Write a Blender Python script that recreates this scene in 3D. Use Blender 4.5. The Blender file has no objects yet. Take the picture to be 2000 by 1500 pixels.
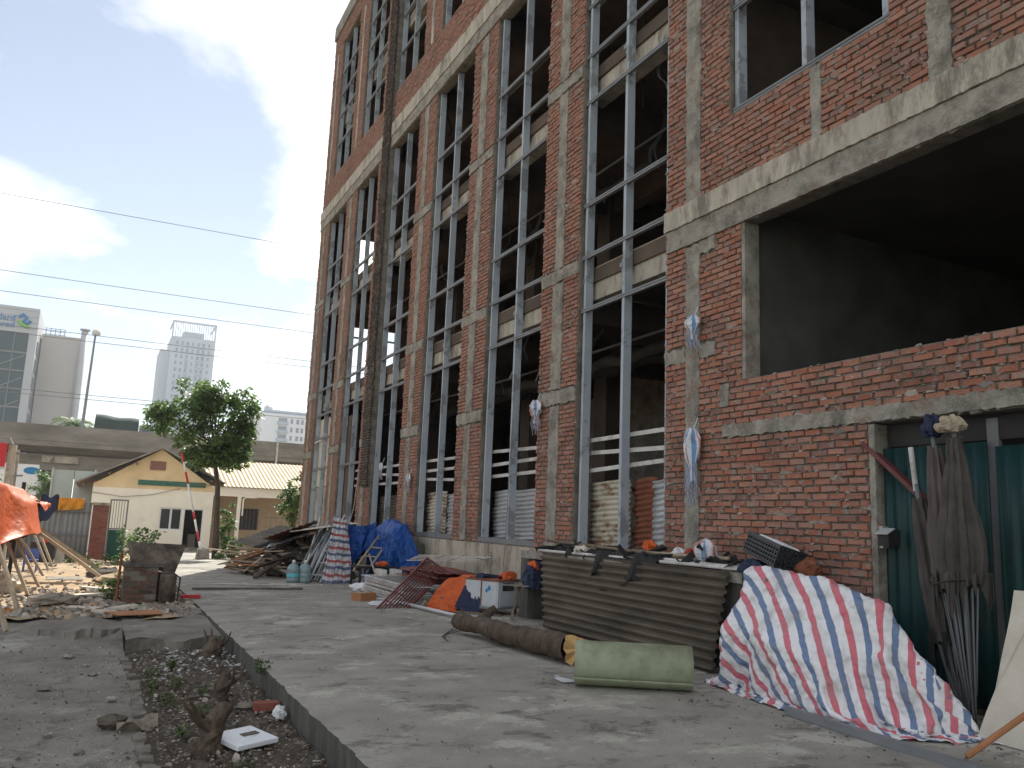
import bpy, math, random
import numpy as np
from mathutils import Vector, Matrix
R = math.radians
scene = bpy.context.scene
C = scene.collection

# ---------------------------------------------------------------- camera
CAMH = 1.4
cam_d = bpy.data.cameras.new('camera'); cam = bpy.data.objects.new('camera', cam_d); C.objects.link(cam)
yaw, pitch, roll = R(26.25), R(9.46), R(2.29)
fw = Vector((math.sin(yaw)*math.cos(pitch), math.cos(yaw)*math.cos(pitch), math.sin(pitch)))
rt = Vector((math.cos(yaw), -math.sin(yaw), 0)); up = rt.cross(fw)
r2 = rt*math.cos(roll)+up*math.sin(roll); u2 = up*math.cos(roll)-rt*math.sin(roll)
cam.matrix_world = Matrix(((r2.x, u2.x, -fw.x, 0), (r2.y, u2.y, -fw.y, 0), (r2.z, u2.z, -fw.z, CAMH), (0, 0, 0, 1)))
cam_d.sensor_width = 36; cam_d.lens = 36*1620/2000; cam_d.clip_start = .05; cam_d.clip_end = 6000
scene.camera = cam

# ---------------------------------------------------------------- sky and sun
SUN_AZ, SUN_EL = 24.0, 43.0            # degrees from +Y towards +X, and above the horizon
world = bpy.data.worlds.new('World'); scene.world = world; world.use_nodes = True
nt = world.node_tree; nt.nodes.clear()
def wn(t, **k):
    n = nt.nodes.new(t)
    for a, b in k.items(): setattr(n, a, b)
    return n
sky = wn('ShaderNodeTexSky', sky_type='NISHITA', sun_disc=False, sun_elevation=R(SUN_EL), sun_rotation=R(SUN_AZ), air_density=1.0, dust_density=.15, ozone_density=1.0)
tc = wn('ShaderNodeTexCoord'); sep = wn('ShaderNodeSeparateXYZ'); nt.links.new(tc.outputs['Generated'], sep.inputs[0])
zz = wn('ShaderNodeMath', operation='MAXIMUM'); nt.links.new(sep.outputs['Z'], zz.inputs[0]); zz.inputs[1].default_value = 0.0
za = wn('ShaderNodeMath', operation='ADD'); nt.links.new(zz.outputs[0], za.inputs[0]); za.inputs[1].default_value = .22
dv = wn('ShaderNodeVectorMath', operation='DIVIDE'); nt.links.new(tc.outputs['Generated'], dv.inputs[0])
cb = wn('ShaderNodeCombineXYZ'); [nt.links.new(za.outputs[0], cb.inputs[i]) for i in range(3)]
nt.links.new(cb.outputs[0], dv.inputs[1])
mp = wn('ShaderNodeMapping'); nt.links.new(dv.outputs[0], mp.inputs[0]); mp.inputs['Location'].default_value = (17.58, 1.95, 0.68)
cn = wn('ShaderNodeTexNoise'); cn.inputs['Scale'].default_value = 1.15; cn.inputs['Detail'].default_value = 9; cn.inputs['Roughness'].default_value = .56
cn.inputs['Distortion'].default_value = .25; nt.links.new(mp.outputs[0], cn.inputs['Vector'])
cr = wn('ShaderNodeValToRGB'); cr.color_ramp.elements[0].position = .45; cr.color_ramp.elements[1].position = .64
cr.color_ramp.elements[0].color = (.03, .03, .03, 1); cr.color_ramp.elements[1].color = (1, 1, 1, 1)
nt.links.new(cn.outputs['Fac'], cr.inputs[0])
cloud = wn('ShaderNodeMixRGB', blend_type='MIX'); nt.links.new(cr.outputs[0], cloud.inputs[0]); hs_ = wn('ShaderNodeHueSaturation'); hs_.inputs['Saturation'].default_value = .78; nt.links.new(sky.outputs[0], hs_.inputs['Color']); nt.links.new(hs_.outputs[0], cloud.inputs[1])
cloud.inputs[2].default_value = (16.3, 16.05, 15.6, 1)
bg = wn('ShaderNodeBackground'); bg.inputs['Strength'].default_value = .076
nt.links.new(cloud.outputs[0], bg.inputs['Color'])
wo = wn('ShaderNodeOutputWorld'); nt.links.new(bg.outputs[0], wo.inputs['Surface'])
sd = bpy.data.lights.new('sun', 'SUN'); sd.energy = 5.0; sd.angle = R(.6); sd.color = (1, .94, .84)
sun = bpy.data.objects.new('sun', sd); C.objects.link(sun)
sdir = Vector((math.sin(R(SUN_AZ))*math.cos(R(SUN_EL)), math.cos(R(SUN_AZ))*math.cos(R(SUN_EL)), math.sin(R(SUN_EL))))
sun.rotation_euler = sdir.to_track_quat('Z', 'Y').to_euler(); sun.location = (0, 0, 40)
vs = scene.view_settings; vs.view_transform = 'Standard'; vs.look = 'None'; vs.exposure = 0.8; vs.gamma = 1; vs.use_curve_mapping = False

# ---------------------------------------------------------------- helpers
WL = {}
def wl(o): return WL.get(o.name, Vector((0, 0, 0))) if o else Vector((0, 0, 0))
def tag(o, label=None, cat=None, group=None, kind=None):
    if label: o['label'] = label
    if cat: o['category'] = cat
    if group: o['group'] = group
    if kind: o['kind'] = kind
    return o
def thing(name, loc, label, cat, group=None):
    o = bpy.data.objects.new(name, None); C.objects.link(o); o.location = loc; o.empty_display_size = .2
    WL[o.name] = Vector(loc); return tag(o, label, cat, group)
def link(name, me, loc, parent=None):
    o = bpy.data.objects.new(name, me); C.objects.link(o); WL[o.name] = Vector(loc)
    if parent: o.parent = parent
    o.location = Vector(loc)-wl(parent); return o
class MB:
    def __init__(s): s.v = []; s.f = []; s.uv = None; s.mi = []
    def add(s, vs, fs):
        n = len(s.v); s.v += [tuple(p) for p in vs]; s.f += [tuple(i+n for i in f) for f in fs]; return s
    def box(s, a, b, M=None):
        x0, y0, z0 = a; x1, y1, z1 = b
        p = [(x0,y0,z0),(x1,y0,z0),(x1,y1,z0),(x0,y1,z0),(x0,y0,z1),(x1,y0,z1),(x1,y1,z1),(x0,y1,z1)]
        if M: p = [M @ Vector(q) for q in p]
        return s.add(p, [(0,3,2,1),(4,5,6,7),(0,1,5,4),(1,2,6,5),(2,3,7,6),(3,0,4,7)])
    def bar(s, p, q, w, h=None, up=(0, 0, 1), tw=0):
        p = Vector(p); q = Vector(q); d = q-p; L = d.length; h = h or w
        z = d.normalized(); x = Vector(up).cross(z)
        if x.length < 1e-3: x = Vector((1, 0, 0)).cross(z)
        x.normalize(); y = z.cross(x)
        M = Matrix(((x.x,y.x,z.x,p.x),(x.y,y.y,z.y,p.y),(x.z,y.z,z.z,p.z),(0,0,0,1))) @ Matrix.Rotation(tw, 4, 'Z')
        return s.box((-w/2,-h/2,0),(w/2,h/2,L),M)
    def tube(s, pts, r, n=8, cap=True):
        pts = [Vector(p) for p in pts]; m = len(pts)
        rs = r if isinstance(r, (list, tuple)) else [r]*m
        ref = None; vs = []
        for i, p in enumerate(pts):
            t = (pts[min(i+1, m-1)]-pts[max(i-1, 0)]).normalized()
            if ref is None: ref = t.orthogonal().normalized()
            ref = (ref-t*ref.dot(t)).normalized(); b = t.cross(ref)
            for k in range(n):
                a = 2*math.pi*k/n; vs.append(p+(ref*math.cos(a)+b*math.sin(a))*rs[i])
        fs = [(i*n+k, i*n+(k+1) % n, (i+1)*n+(k+1) % n, (i+1)*n+k) for i in range(m-1) for k in range(n)]
        if cap: fs += [tuple(range(n-1, -1, -1)), tuple((m-1)*n+k for k in range(n))]
        return s.add(vs, fs)
    def lathe(s, prof, c, n=16):
        vs = []; m = len(prof)
        for r, z in prof:
            for k in range(n): a = 2*math.pi*k/n; vs.append((c[0]+r*math.cos(a), c[1]+r*math.sin(a), c[2]+z))
        return s.add(vs, [(i*n+k, i*n+(k+1) % n, (i+1)*n+(k+1) % n, (i+1)*n+k) for i in range(m-1) for k in range(n)]+[tuple(range(n-1,-1,-1)), tuple((m-1)*n+k for k in range(n))])
    def prism(s, poly, a, b, ax='x'):
        # poly: 2-D outline, extruded from a to b along an axis
        def P(u, v, t): return (t,u,v) if ax == 'x' else ((u,t,v) if ax == 'y' else (u,v,t))
        n = len(poly)
        return s.add([P(u,v,a) for u,v in poly]+[P(u,v,b) for u,v in poly], [tuple(range(n-1,-1,-1)), tuple(range(n,2*n))]+[(i,(i+1)%n,n+(i+1)%n,n+i) for i in range(n)])
    def grid(s, fn, nu, nv, uv=False):
        vs = [fn(i/nu, j/nv) for j in range(nv+1) for i in range(nu+1)]
        s.add(vs, [(j*(nu+1)+i, j*(nu+1)+i+1, (j+1)*(nu+1)+i+1, (j+1)*(nu+1)+i) for j in range(nv) for i in range(nu)])
        if uv: s.uv = [(i/nu, j/nv) for j in range(nv+1) for i in range(nu+1)]
        return s
    def build(s, name, m, parent=None, smooth=False, origin=None, solid=0, label=None, cat=None, group=None, kind=None, bevel=0):
        a = np.array(s.v, dtype=float); c = Vector(origin) if origin else Vector(((a[:,0].min()+a[:,0].max())/2, (a[:,1].min()+a[:,1].max())/2, a[:,2].min()))
        me = bpy.data.meshes.new(name); me.from_pydata((a-np.array(c)).tolist(), [], s.f)
        if s.uv:
            L = me.uv_layers.new(name='uv'); idx = np.zeros(len(me.loops), dtype=np.int32); me.loops.foreach_get('vertex_index', idx)
            L.data.foreach_set('uv', np.array(s.uv, dtype=np.float32)[idx].ravel())
        me.materials.append(m)
        if smooth: me.polygons.foreach_set('use_smooth', [True]*len(me.polygons))
        me.update()
        o = link(name, me, c, parent)
        if solid: md = o.modifiers.new('solid', 'SOLIDIFY'); md.thickness = solid; md.offset = 0
        if bevel: md = o.modifiers.new('bev', 'BEVEL'); md.width = bevel; md.segments = 2; md.limit_method = 'ANGLE'
        return tag(o, label, cat, group, kind)

def mat(name, c1, c2=None, scale=4, rough=.85, bump=.15, bscale=60, metal=0, dirt=None, dscale=1.2, damt=.6, dlo=.5, dhi=.65, spec=.3, island=0, stretch=(1, 1, 1), trans=0, pos=True, dirt2=None, d2scale=2):
    m = bpy.data.materials.new(name); m.use_nodes = True; t = m.node_tree; N = t.nodes; Lk = t.links; N.clear()
    def nd(ty, **k):
        n = N.new(ty)
        for a, b in k.items(): setattr(n, a, b)
        return n
    out = nd('ShaderNodeOutputMaterial'); b = nd('ShaderNodeBsdfPrincipled'); Lk.new(b.outputs[0], out.inputs[0])
    b.inputs['Roughness'].default_value = rough; b.inputs['Metallic'].default_value = metal; b.inputs['Specular IOR Level'].default_value = spec
    if pos: co = nd('ShaderNodeNewGeometry').outputs['Position']
    else: co = nd('ShaderNodeTexCoord').outputs['Object']
    mp = nd('ShaderNodeMapping'); mp.inputs['Scale'].default_value = stretch; Lk.new(co, mp.inputs[0]); co = mp.outputs[0]
    c2 = c2 or tuple(x*.7 for x in c1)
    n1 = nd('ShaderNodeTexNoise'); n1.inputs['Scale'].default_value = scale; n1.inputs['Detail'].default_value = 7; n1.inputs['Roughness'].default_value = .62; Lk.new(co, n1.inputs['Vector'])
    rp = nd('ShaderNodeValToRGB'); rp.color_ramp.elements[0].position = .34; rp.color_ramp.elements[1].position = .66
    rp.color_ramp.elements[0].color = (*c1, 1); rp.color_ramp.elements[1].color = (*c2, 1); Lk.new(n1.outputs['Fac'], rp.inputs[0]); col = rp.outputs[0]
    if dirt:
        n2 = nd('ShaderNodeTexNoise'); n2.inputs['Scale'].default_value = dscale; n2.inputs['Detail'].default_value = 11; n2.inputs['Roughness'].default_value = .73; Lk.new(co, n2.inputs['Vector'])
        mr = nd('ShaderNodeMapRange'); mr.inputs['From Min'].default_value = dlo; mr.inputs['From Max'].default_value = dhi; mr.inputs['To Max'].default_value = damt; Lk.new(n2.outputs['Fac'], mr.inputs[0])
        mx = nd('ShaderNodeMixRGB'); Lk.new(mr.outputs[0], mx.inputs[0]); Lk.new(col, mx.inputs[1]); mx.inputs[2].default_value = (*dirt, 1); col = mx.outputs[0]
    if dirt2:
        n2 = nd('ShaderNodeTexNoise'); n2.inputs['Scale'].default_value = d2scale; n2.inputs['Detail'].default_value = 12; n2.inputs['Roughness'].default_value = .78; n2.inputs['Distortion'].default_value = .4; Lk.new(co, n2.inputs['Vector'])
        mr = nd('ShaderNodeMapRange'); mr.inputs['From Min'].default_value = .535; mr.inputs['From Max'].default_value = .61; mr.inputs['To Max'].default_value = .72; Lk.new(n2.outputs['Fac'], mr.inputs[0])
        mx = nd('ShaderNodeMixRGB'); Lk.new(mr.outputs[0], mx.inputs[0]); Lk.new(col, mx.inputs[1]); mx.inputs[2].default_value = (*dirt2, 1); col = mx.outputs[0]
    if island:
        g = nd('ShaderNodeNewGeometry'); oi = nd('ShaderNodeObjectInfo'); ad = nd('ShaderNodeMath', operation='ADD'); Lk.new(g.outputs['Random Per Island'], ad.inputs[0]); Lk.new(oi.outputs['Random'], ad.inputs[1])
        fr = nd('ShaderNodeMath', operation='FRACT'); Lk.new(ad.outputs[0], fr.inputs[0])
        mr = nd('ShaderNodeMapRange'); mr.inputs['To Min'].default_value = 1-island; mr.inputs['To Max'].default_value = 1+island; Lk.new(fr.outputs[0], mr.inputs[0])
        mx = nd('ShaderNodeVectorMath', operation='SCALE'); Lk.new(col, mx.inputs[0]); Lk.new(mr.outputs[0], mx.inputs['Scale']); col = mx.outputs[0]
    Lk.new(col, b.inputs['Base Color'])
    if bump:
        n3 = nd('ShaderNodeTexNoise'); n3.inputs['Scale'].default_value = bscale; n3.inputs['Detail'].default_value = 5; Lk.new(co, n3.inputs['Vector'])
        bp = nd('ShaderNodeBump'); bp.inputs['Strength'].default_value = bump; bp.inputs['Distance'].default_value = .02; Lk.new(n3.outputs['Fac'], bp.inputs['Height']); Lk.new(bp.outputs[0], b.inputs['Normal'])
    if trans:
        tr = nd('ShaderNodeBsdfTranslucent'); Lk.new(col, tr.inputs[0]); ms = nd('ShaderNodeMixShader'); ms.inputs[0].default_value = trans
        Lk.new(b.outputs[0], ms.inputs[1]); Lk.new(tr.outputs[0], ms.inputs[2]); Lk.new(ms.outputs[0], out.inputs[0])
    return m

def brick_mat(name, cols, grime=(.06, .055, .05), gamt=.75, glo=.5, ghi=.68, cement=(.26, .25, .22), camt=.8, pale_ramp=False):
    m = mat(name, (1, 1, 1), (1, 1, 1), bump=0); t = m.node_tree; N = t.nodes; Lk = t.links
    b = next(n for n in N if n.type == 'BSDF_PRINCIPLED'); b.inputs['Roughness'].default_value = .92; b.inputs['Specular IOR Level'].default_value = .15
    g = N.new('ShaderNodeNewGeometry'); oi = N.new('ShaderNodeObjectInfo'); ad = N.new('ShaderNodeMath'); Lk.new(g.outputs['Random Per Island'], ad.inputs[0]); Lk.new(oi.outputs['Random'], ad.inputs[1])
    fr = N.new('ShaderNodeMath'); fr.operation = 'FRACT'; Lk.new(ad.outputs[0], fr.inputs[0])
    rp = N.new('ShaderNodeValToRGB'); e = rp.color_ramp.elements
    e[0].color = (*cols[0], 1); e[1].color = (*cols[-1], 1)
    for i, c in enumerate(cols[1:-1]): q = e.new((i+1)/(len(cols)-1)); q.color = (*c, 1)
    Lk.new(fr.outputs[0], rp.inputs[0]); col = rp.outputs[0]
    def layer(col, scale, lo, hi, amt, c, rg=.65):
        n = N.new('ShaderNodeTexNoise'); n.inputs['Scale'].default_value = scale; n.inputs['Detail'].default_value = 8; n.inputs['Roughness'].default_value = rg; Lk.new(g.outputs['Position'], n.inputs['Vector'])
        mr = N.new('ShaderNodeMapRange'); mr.inputs['From Min'].default_value = lo; mr.inputs['From Max'].default_value = hi; mr.inputs['To Max'].default_value = amt; Lk.new(n.outputs['Fac'], mr.inputs[0])
        mx = N.new('ShaderNodeMixRGB'); Lk.new(mr.outputs[0], mx.inputs[0]); Lk.new(col, mx.inputs[1]); mx.inputs[2].default_value = (*c, 1); return mx.outputs[0]
    col = layer(col, 2.6, .60, .66, camt*.9, cement, .75); col = layer(col, 12, .54, .62, camt, cement); col = layer(col, .9, glo, ghi, gamt, grime); col = layer(col, 30, .55, .75, .5, tuple(x*.5 for x in cols[0]))
    if pale_ramp:      # the higher and farther brickwork is mixed towards a paler tone
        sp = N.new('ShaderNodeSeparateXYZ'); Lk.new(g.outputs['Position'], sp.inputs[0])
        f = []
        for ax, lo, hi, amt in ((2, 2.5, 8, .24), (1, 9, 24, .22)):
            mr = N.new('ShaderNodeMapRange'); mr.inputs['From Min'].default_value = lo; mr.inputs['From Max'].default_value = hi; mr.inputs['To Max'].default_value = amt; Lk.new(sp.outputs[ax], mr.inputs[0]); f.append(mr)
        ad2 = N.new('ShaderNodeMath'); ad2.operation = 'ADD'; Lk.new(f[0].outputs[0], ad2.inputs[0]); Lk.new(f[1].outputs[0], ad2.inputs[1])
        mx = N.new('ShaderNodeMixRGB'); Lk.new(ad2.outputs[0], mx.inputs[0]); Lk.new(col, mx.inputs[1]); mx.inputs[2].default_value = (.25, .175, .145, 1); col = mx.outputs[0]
    Lk.new(col, b.inputs['Base Color'])
    n3 = N.new('ShaderNodeTexNoise'); n3.inputs['Scale'].default_value = 55; n3.inputs['Detail'].default_value = 6; Lk.new(g.outputs['Position'], n3.inputs['Vector'])
    bp = N.new('ShaderNodeBump'); bp.inputs['Strength'].default_value = .5; bp.inputs['Distance'].default_value = .02; Lk.new(n3.outputs['Fac'], bp.inputs['Height']); Lk.new(bp.outputs[0], b.inputs['Normal'])
    return m

def stripe_mat(name, seq, rep, axis=0, rough=.55, axis2=None, seq2=None, rep2=1, dirt=.35):
    # woven plastic sheet: stripes along the sheet's own uv
    m = mat(name, (1, 1, 1), (1, 1, 1), bump=.25, bscale=70, rough=rough); t = m.node_tree; N = t.nodes; Lk = t.links
    b = next(n for n in N if n.type == 'BSDF_PRINCIPLED'); uv = N.new('ShaderNodeUVMap'); sx = N.new('ShaderNodeSeparateXYZ'); Lk.new(uv.outputs[0], sx.inputs[0])
    def band(ax, seq, rep):
        mu = N.new('ShaderNodeMath'); mu.operation = 'MULTIPLY'; mu.inputs[1].default_value = rep; Lk.new(sx.outputs[ax], mu.inputs[0])
        fr = N.new('ShaderNodeMath'); fr.operation = 'FRACT'; Lk.new(mu.outputs[0], fr.inputs[0])
        rp = N.new('ShaderNodeValToRGB'); rp.color_ramp.interpolation = 'CONSTANT'; e = rp.color_ramp.elements
        tot = sum(w for w, c in seq); x = 0; e[0].position = 0; e[0].color = (*seq[0][1], 1); e[1].position = .999; e[1].color = (*seq[-1][1], 1)
        for i, (w, c) in enumerate(seq):
            if i: q = e.new(x/tot); q.color = (*c, 1)
            x += w
        Lk.new(fr.outputs[0], rp.inputs[0]); return rp.outputs[0]
    col = band(axis, seq, rep)
    if axis2 is not None:
        mx = N.new('ShaderNodeMixRGB'); mx.blend_type = 'MULTIPLY'; mx.inputs[0].default_value = .8; Lk.new(col, mx.inputs[1]); Lk.new(band(axis2, seq2, rep2), mx.inputs[2]); col = mx.outputs[0]
    n = N.new('ShaderNodeTexNoise'); n.inputs['Scale'].default_value = 5; n.inputs['Detail'].default_value = 8; g = N.new('ShaderNodeNewGeometry'); Lk.new(g.outputs['Position'], n.inputs['Vector'])
    mr = N.new('ShaderNodeMapRange'); mr.inputs['From Min'].default_value = .48; mr.inputs['From Max'].default_value = .72; mr.inputs['To Max'].default_value = dirt; Lk.new(n.outputs['Fac'], mr.inputs[0])
    mx = N.new('ShaderNodeMixRGB'); Lk.new(mr.outputs[0], mx.inputs[0]); Lk.new(col, mx.inputs[1]); mx.inputs[2].default_value = (.22, .20, .18, 1); Lk.new(mx.outputs[0], b.inputs['Base Color'])
    return m
def crumple_tex(size):
    t = bpy.data.textures.get('crumple%g' % size)
    if not t: t = bpy.data.textures.new('crumple%g' % size, 'CLOUDS'); t.noise_scale = size; t.noise_depth = 3
    return t

M = {}
M['brick'] = brick_mat('fired_brick', [(.28,.11,.075),(.38,.165,.105),(.32,.145,.10),(.42,.205,.145),(.22,.115,.092),(.36,.20,.155),(.35,.13,.08)], camt=.9, gamt=.5, pale_ramp=True)
M['brick_dark'] = brick_mat('soot_brick', [(.05,.035,.03),(.075,.05,.04),(.035,.03,.028),(.10,.065,.05)], camt=.35)
M['brick_far'] = brick_mat('gate_brick', [(.24,.08,.06),(.30,.11,.08),(.20,.07,.055)], camt=.2, gamt=.3)
M['mortar'] = mat('mortar', (.21,.19,.16), (.13,.12,.10), 6, .95, .5, 50, dirt=(.07,.065,.05), dscale=1.5, damt=.7)
M['concrete'] = mat('raw_concrete', (.36,.335,.285), (.24,.225,.19), 5, .92, .7, 38, dirt=(.09,.085,.07), dscale=3.2, damt=.8, dlo=.46, dhi=.64, dirt2=(.20,.12,.085), d2scale=4)
M['concrete_pale'] = mat('pale_concrete', (.49,.445,.365), (.35,.32,.265), 3.5, .9, .4, 40, dirt=(.12,.11,.09), dscale=2.0, damt=.8, dlo=.5, dhi=.62, dirt2=(.20,.185,.155), d2scale=3, stretch=(1,1.6,.5))
M['plinth'] = mat('stained_render', (.47,.42,.34), (.35,.31,.25), 3, .9, .25, 40, dirt=(.07,.06,.05), dscale=2.6, damt=.85, dlo=.5, dhi=.66, stretch=(1,1.1,.45), dirt2=(.16,.14,.11), d2scale=1.1)
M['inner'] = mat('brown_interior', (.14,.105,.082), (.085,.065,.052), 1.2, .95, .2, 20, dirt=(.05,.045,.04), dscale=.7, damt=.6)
M['inner_dark'] = mat('dark_interior', (.07,.062,.055), (.04,.037,.034), 1, .95, .2, 20)  # darker copy of the interior colour, room shade put into it
M['steel'] = mat('primed_steel', (.40,.44,.48), (.33,.37,.41), 2, .6, .1, 80, dirt=(.20,.21,.22), dscale=1.3, damt=.8, dlo=.53, dhi=.56)
M['rail'] = mat('dark_steel', (.20,.21,.22), (.15,.155,.16), 3, .5, .1, 80)
M['black'] = mat('black_iron', (.02,.02,.02), (.035,.03,.028), 8, .6, .2, 60)
M['white_paint'] = mat('white_paint', (.62,.61,.58), (.50,.49,.46), 5, .6, .1, 80, dirt=(.2,.15,.1), dscale=3, damt=.6)
M['zinc'] = mat('zinc_sheet', (.50,.51,.51), (.36,.37,.38), 3, .45, .1, 60, metal=.25, dirt=(.22,.12,.07), dscale=2, damt=.6, dlo=.56, dhi=.68)
M['zinc_rust'] = mat('weathered_cream_sheet', (.52,.48,.38), (.38,.34,.26), 3, .7, .15, 60, dirt=(.20,.10,.05), dscale=3, damt=.9, dlo=.5, dhi=.6, stretch=(1,1,2.2))
M['rust'] = mat('rusted_sheet', (.16,.055,.03), (.24,.09,.05), 5, .9, .3, 60)
M['green_sheet'] = mat('green_painted_sheet', (.012,.055,.054), (.010,.04,.04), 2, .5, .1, 50, dirt=(.03,.03,.028), dscale=1.1, damt=.75, dlo=.5, dhi=.72)
M['brown_sheet'] = mat('grimy_corrugated_sheet', (.13,.105,.075), (.085,.07,.05), 2, .75, .2, 60, dirt=(.03,.027,.022), dscale=1.6, damt=.85, dlo=.44, dhi=.7, stretch=(1,.5,1.5))
M['slab'] = mat('worn_driveway_concrete', (.34,.32,.28), (.225,.212,.185), 1.3, .85, .6, 40, dirt=(.44,.42,.37), dscale=1.15, damt=.85, dlo=.535, dhi=.60, dirt2=(.085,.08,.07), d2scale=2.2, stretch=(.85,1.1,1))
M['slab_edge'] = mat('stained_slab_edge', (.13,.125,.11), (.07,.068,.06), 6, .95, .6, 30, stretch=(1,2,.4))
M['yard'] = mat('old_yard_concrete', (.235,.218,.19), (.145,.133,.115), 1.8, .93, .6, 28, dirt2=(.09,.085,.075), d2scale=2.5, dirt=(.42,.41,.39), dscale=.6, damt=.75, dlo=.56, dhi=.66)
M['soil'] = mat('dark_soil', (.115,.095,.075), (.065,.053,.043), 6, 1, .9, 25, dirt=(.11,.095,.078), dscale=5, damt=.7)
M['sand'] = mat('sandy_dirt', (.44,.33,.21), (.34,.25,.16), 2, 1, .7, 18, dirt=(.24,.19,.14), dscale=1.4, damt=.7)
M['land'] = mat('bare_land', (.20,.18,.13), (.12,.13,.08), .05, 1, .4, 4)
M['rubble'] = mat('rubble', (.36,.33,.28), (.20,.18,.155), 12, .95, .3, 40, island=.6)
M['litter'] = mat('litter', (.24,.205,.165), (.12,.10,.08), 25, .9, .2, 60, island=.8)
M['paper'] = mat('white_scrap', (.68,.69,.70), (.55,.57,.58), 10, .8, .2, 50)
M['foam'] = mat('polystyrene', (.78,.81,.84), (.70,.73,.77), 8, .9, .3, 120, dirt=(.35,.33,.3), dscale=6, damt=.5, dlo=.55, dhi=.65)
M['wood'] = mat('weathered_wood', (.22,.165,.115), (.13,.10,.07), 6, .9, .3, 30, stretch=(3,3,.6))
M['wood_pale'] = mat('pale_timber', (.42,.35,.26), (.30,.245,.18), 6, .85, .2, 30)
M['bark'] = mat('bark', (.10,.072,.052), (.05,.037,.029), 12, .95, 1.0, 22, stretch=(1,1,.5), dirt=(.16,.13,.10), dscale=4, damt=.6)
M['cutwood'] = mat('cut_wood', (.58,.38,.17), (.44,.27,.11), 9, .8, .2, 60)
M['rollgreen'] = mat('pale_green_roll', (.30,.33,.22), (.235,.27,.175), 2.2, .62, .12, 90, dirt=(.11,.11,.07), dscale=2.2, damt=.75, dlo=.47, dhi=.7)
M['cream'] = mat('cream_panel', (.60,.56,.47), (.50,.46,.38), 3, .8, .15, 60)
M['orange'] = mat('orange_tarpaulin', (.72,.15,.035), (.56,.105,.03), 5, .5, .3, 25, trans=.25)
M['yellow'] = mat('yellow_tarpaulin', (.75,.36,.03), (.60,.26,.02), 5, .5, .2, 30, trans=.25)
M['blue'] = mat('blue_tarpaulin', (.012,.075,.31), (.01,.05,.21), 4, .5, .25, 30, trans=.08)
M['navy'] = mat('dark_blue_cloth', (.025,.035,.075), (.018,.025,.055), 5, .8, .2, 40)
M['blackcloth'] = mat('black_cloth', (.018,.018,.018), (.03,.03,.028), 6, .85, .3, 40)
M['greycloth'] = mat('faded_grey_cloth', (.095,.085,.075), (.055,.05,.045), 5, .95, .3, 60)
M['mauvecloth'] = mat('faded_mauve_cloth', (.13,.108,.10), (.085,.07,.066), 5, .95, .3, 60)
M['scrapred'] = mat('red_scrap', (.42,.05,.03), (.30,.04,.025), 5, .8)
M['plastic_black'] = mat('black_plastic', (.018,.02,.024), (.03,.032,.036), 5, .45, .05)
M['white_plastic'] = mat('white_plastic', (.72,.73,.75), (.64,.65,.67), 5, .5, .05)
M['cart'] = mat('white_cart_panel', (.50,.53,.55), (.42,.45,.48), 4, .5, .1, 60, dirt=(.16,.08,.05), dscale=4, damt=.7, dlo=.6, dhi=.68)
M['maroon'] = mat('maroon_paint', (.16,.045,.045), (.11,.035,.035), 6, .5, .1, 60)
M['leaf'] = mat('leaf', (.15,.24,.075), (.10,.17,.05), 2.0, .45, 0, spec=.5, island=.45, trans=.5)
M['leaf_pale'] = mat('pale_leaf', (.12,.20,.045), (.08,.14,.035), 2, .5, 0, island=.4, trans=.4)
M['weed'] = mat('weed_leaf', (.10,.145,.05), (.07,.10,.035), 6, .6, 0, island=.5, trans=.3)
M['wall_white'] = mat('whitewash', (.88,.83,.71), (.82,.76,.64), 1.2, .9, .1, 40, dirt=(.55,.48,.38), dscale=.8, damt=.5, dlo=.55, dhi=.7)
M['wall_yellow'] = mat('ochre_wash', (.78,.61,.36), (.70,.53,.30), 1.2, .9, .1, 40, dirt=(.45,.33,.2), dscale=.8, damt=.4)
M['roof_tan'] = mat('tan_metal_roof', (.42,.33,.18), (.33,.25,.13), 1, .6, .1, 20, stretch=(3,.6,1), dirt=(.2,.14,.08), dscale=1.5, damt=.6)
M['roof_grey'] = mat('grey_fibre_roof', (.28,.26,.23), (.19,.175,.155), 2, .9, .2, 20)
M['glass_dark'] = mat('dark_glass', (.02,.022,.025), (.035,.038,.04), 2, .15, 0, spec=.6)
M['frame_white'] = mat('white_frame', (.72,.73,.72), (.66,.67,.66), 4, .4, 0)
M['sign_green'] = mat('faded_green_board', (.05,.16,.11), (.035,.11,.08), 4, .7, .1, dirt=(.5,.5,.42), dscale=5, damt=.7, dlo=.6, dhi=.66, stretch=(1,1,2))
M['red'] = mat('red_paint', (.55,.03,.035), (.45,.025,.03), 3, .5, 0)
M['white_stripe'] = mat('white_pole_paint', (.8,.8,.78), (.7,.7,.68), 3, .5, 0)
M['viaduct'] = mat('weathered_viaduct_concrete', (.27,.25,.215), (.20,.185,.16), .35, .92, .2, 8, dirt=(.10,.09,.075), dscale=.35, damt=.75, dlo=.44, dhi=.66, stretch=(.6,1,2.2))
M['viaduct_dark'] = mat('dark_soffit', (.14,.13,.115), (.10,.095,.085), .5, .95, .1, 8)
M['grey_sheet'] = mat('grey_fence_sheet', (.26,.27,.27), (.20,.205,.205), 2, .7, .1, 30, dirt=(.18,.14,.10), dscale=1.5, damt=.6)
M['green_door'] = mat('dark_green_gate', (.012,.075,.055), (.01,.06,.045), 2, .6, .1)
M['tower'] = mat('pale_tower_wall', (.30,.36,.44), (.27,.33,.41), .05, .8, 0)
M['tower2'] = mat('white_tower_wall', (.62,.64,.66), (.58,.60,.62), .05, .8, 0)
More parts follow.
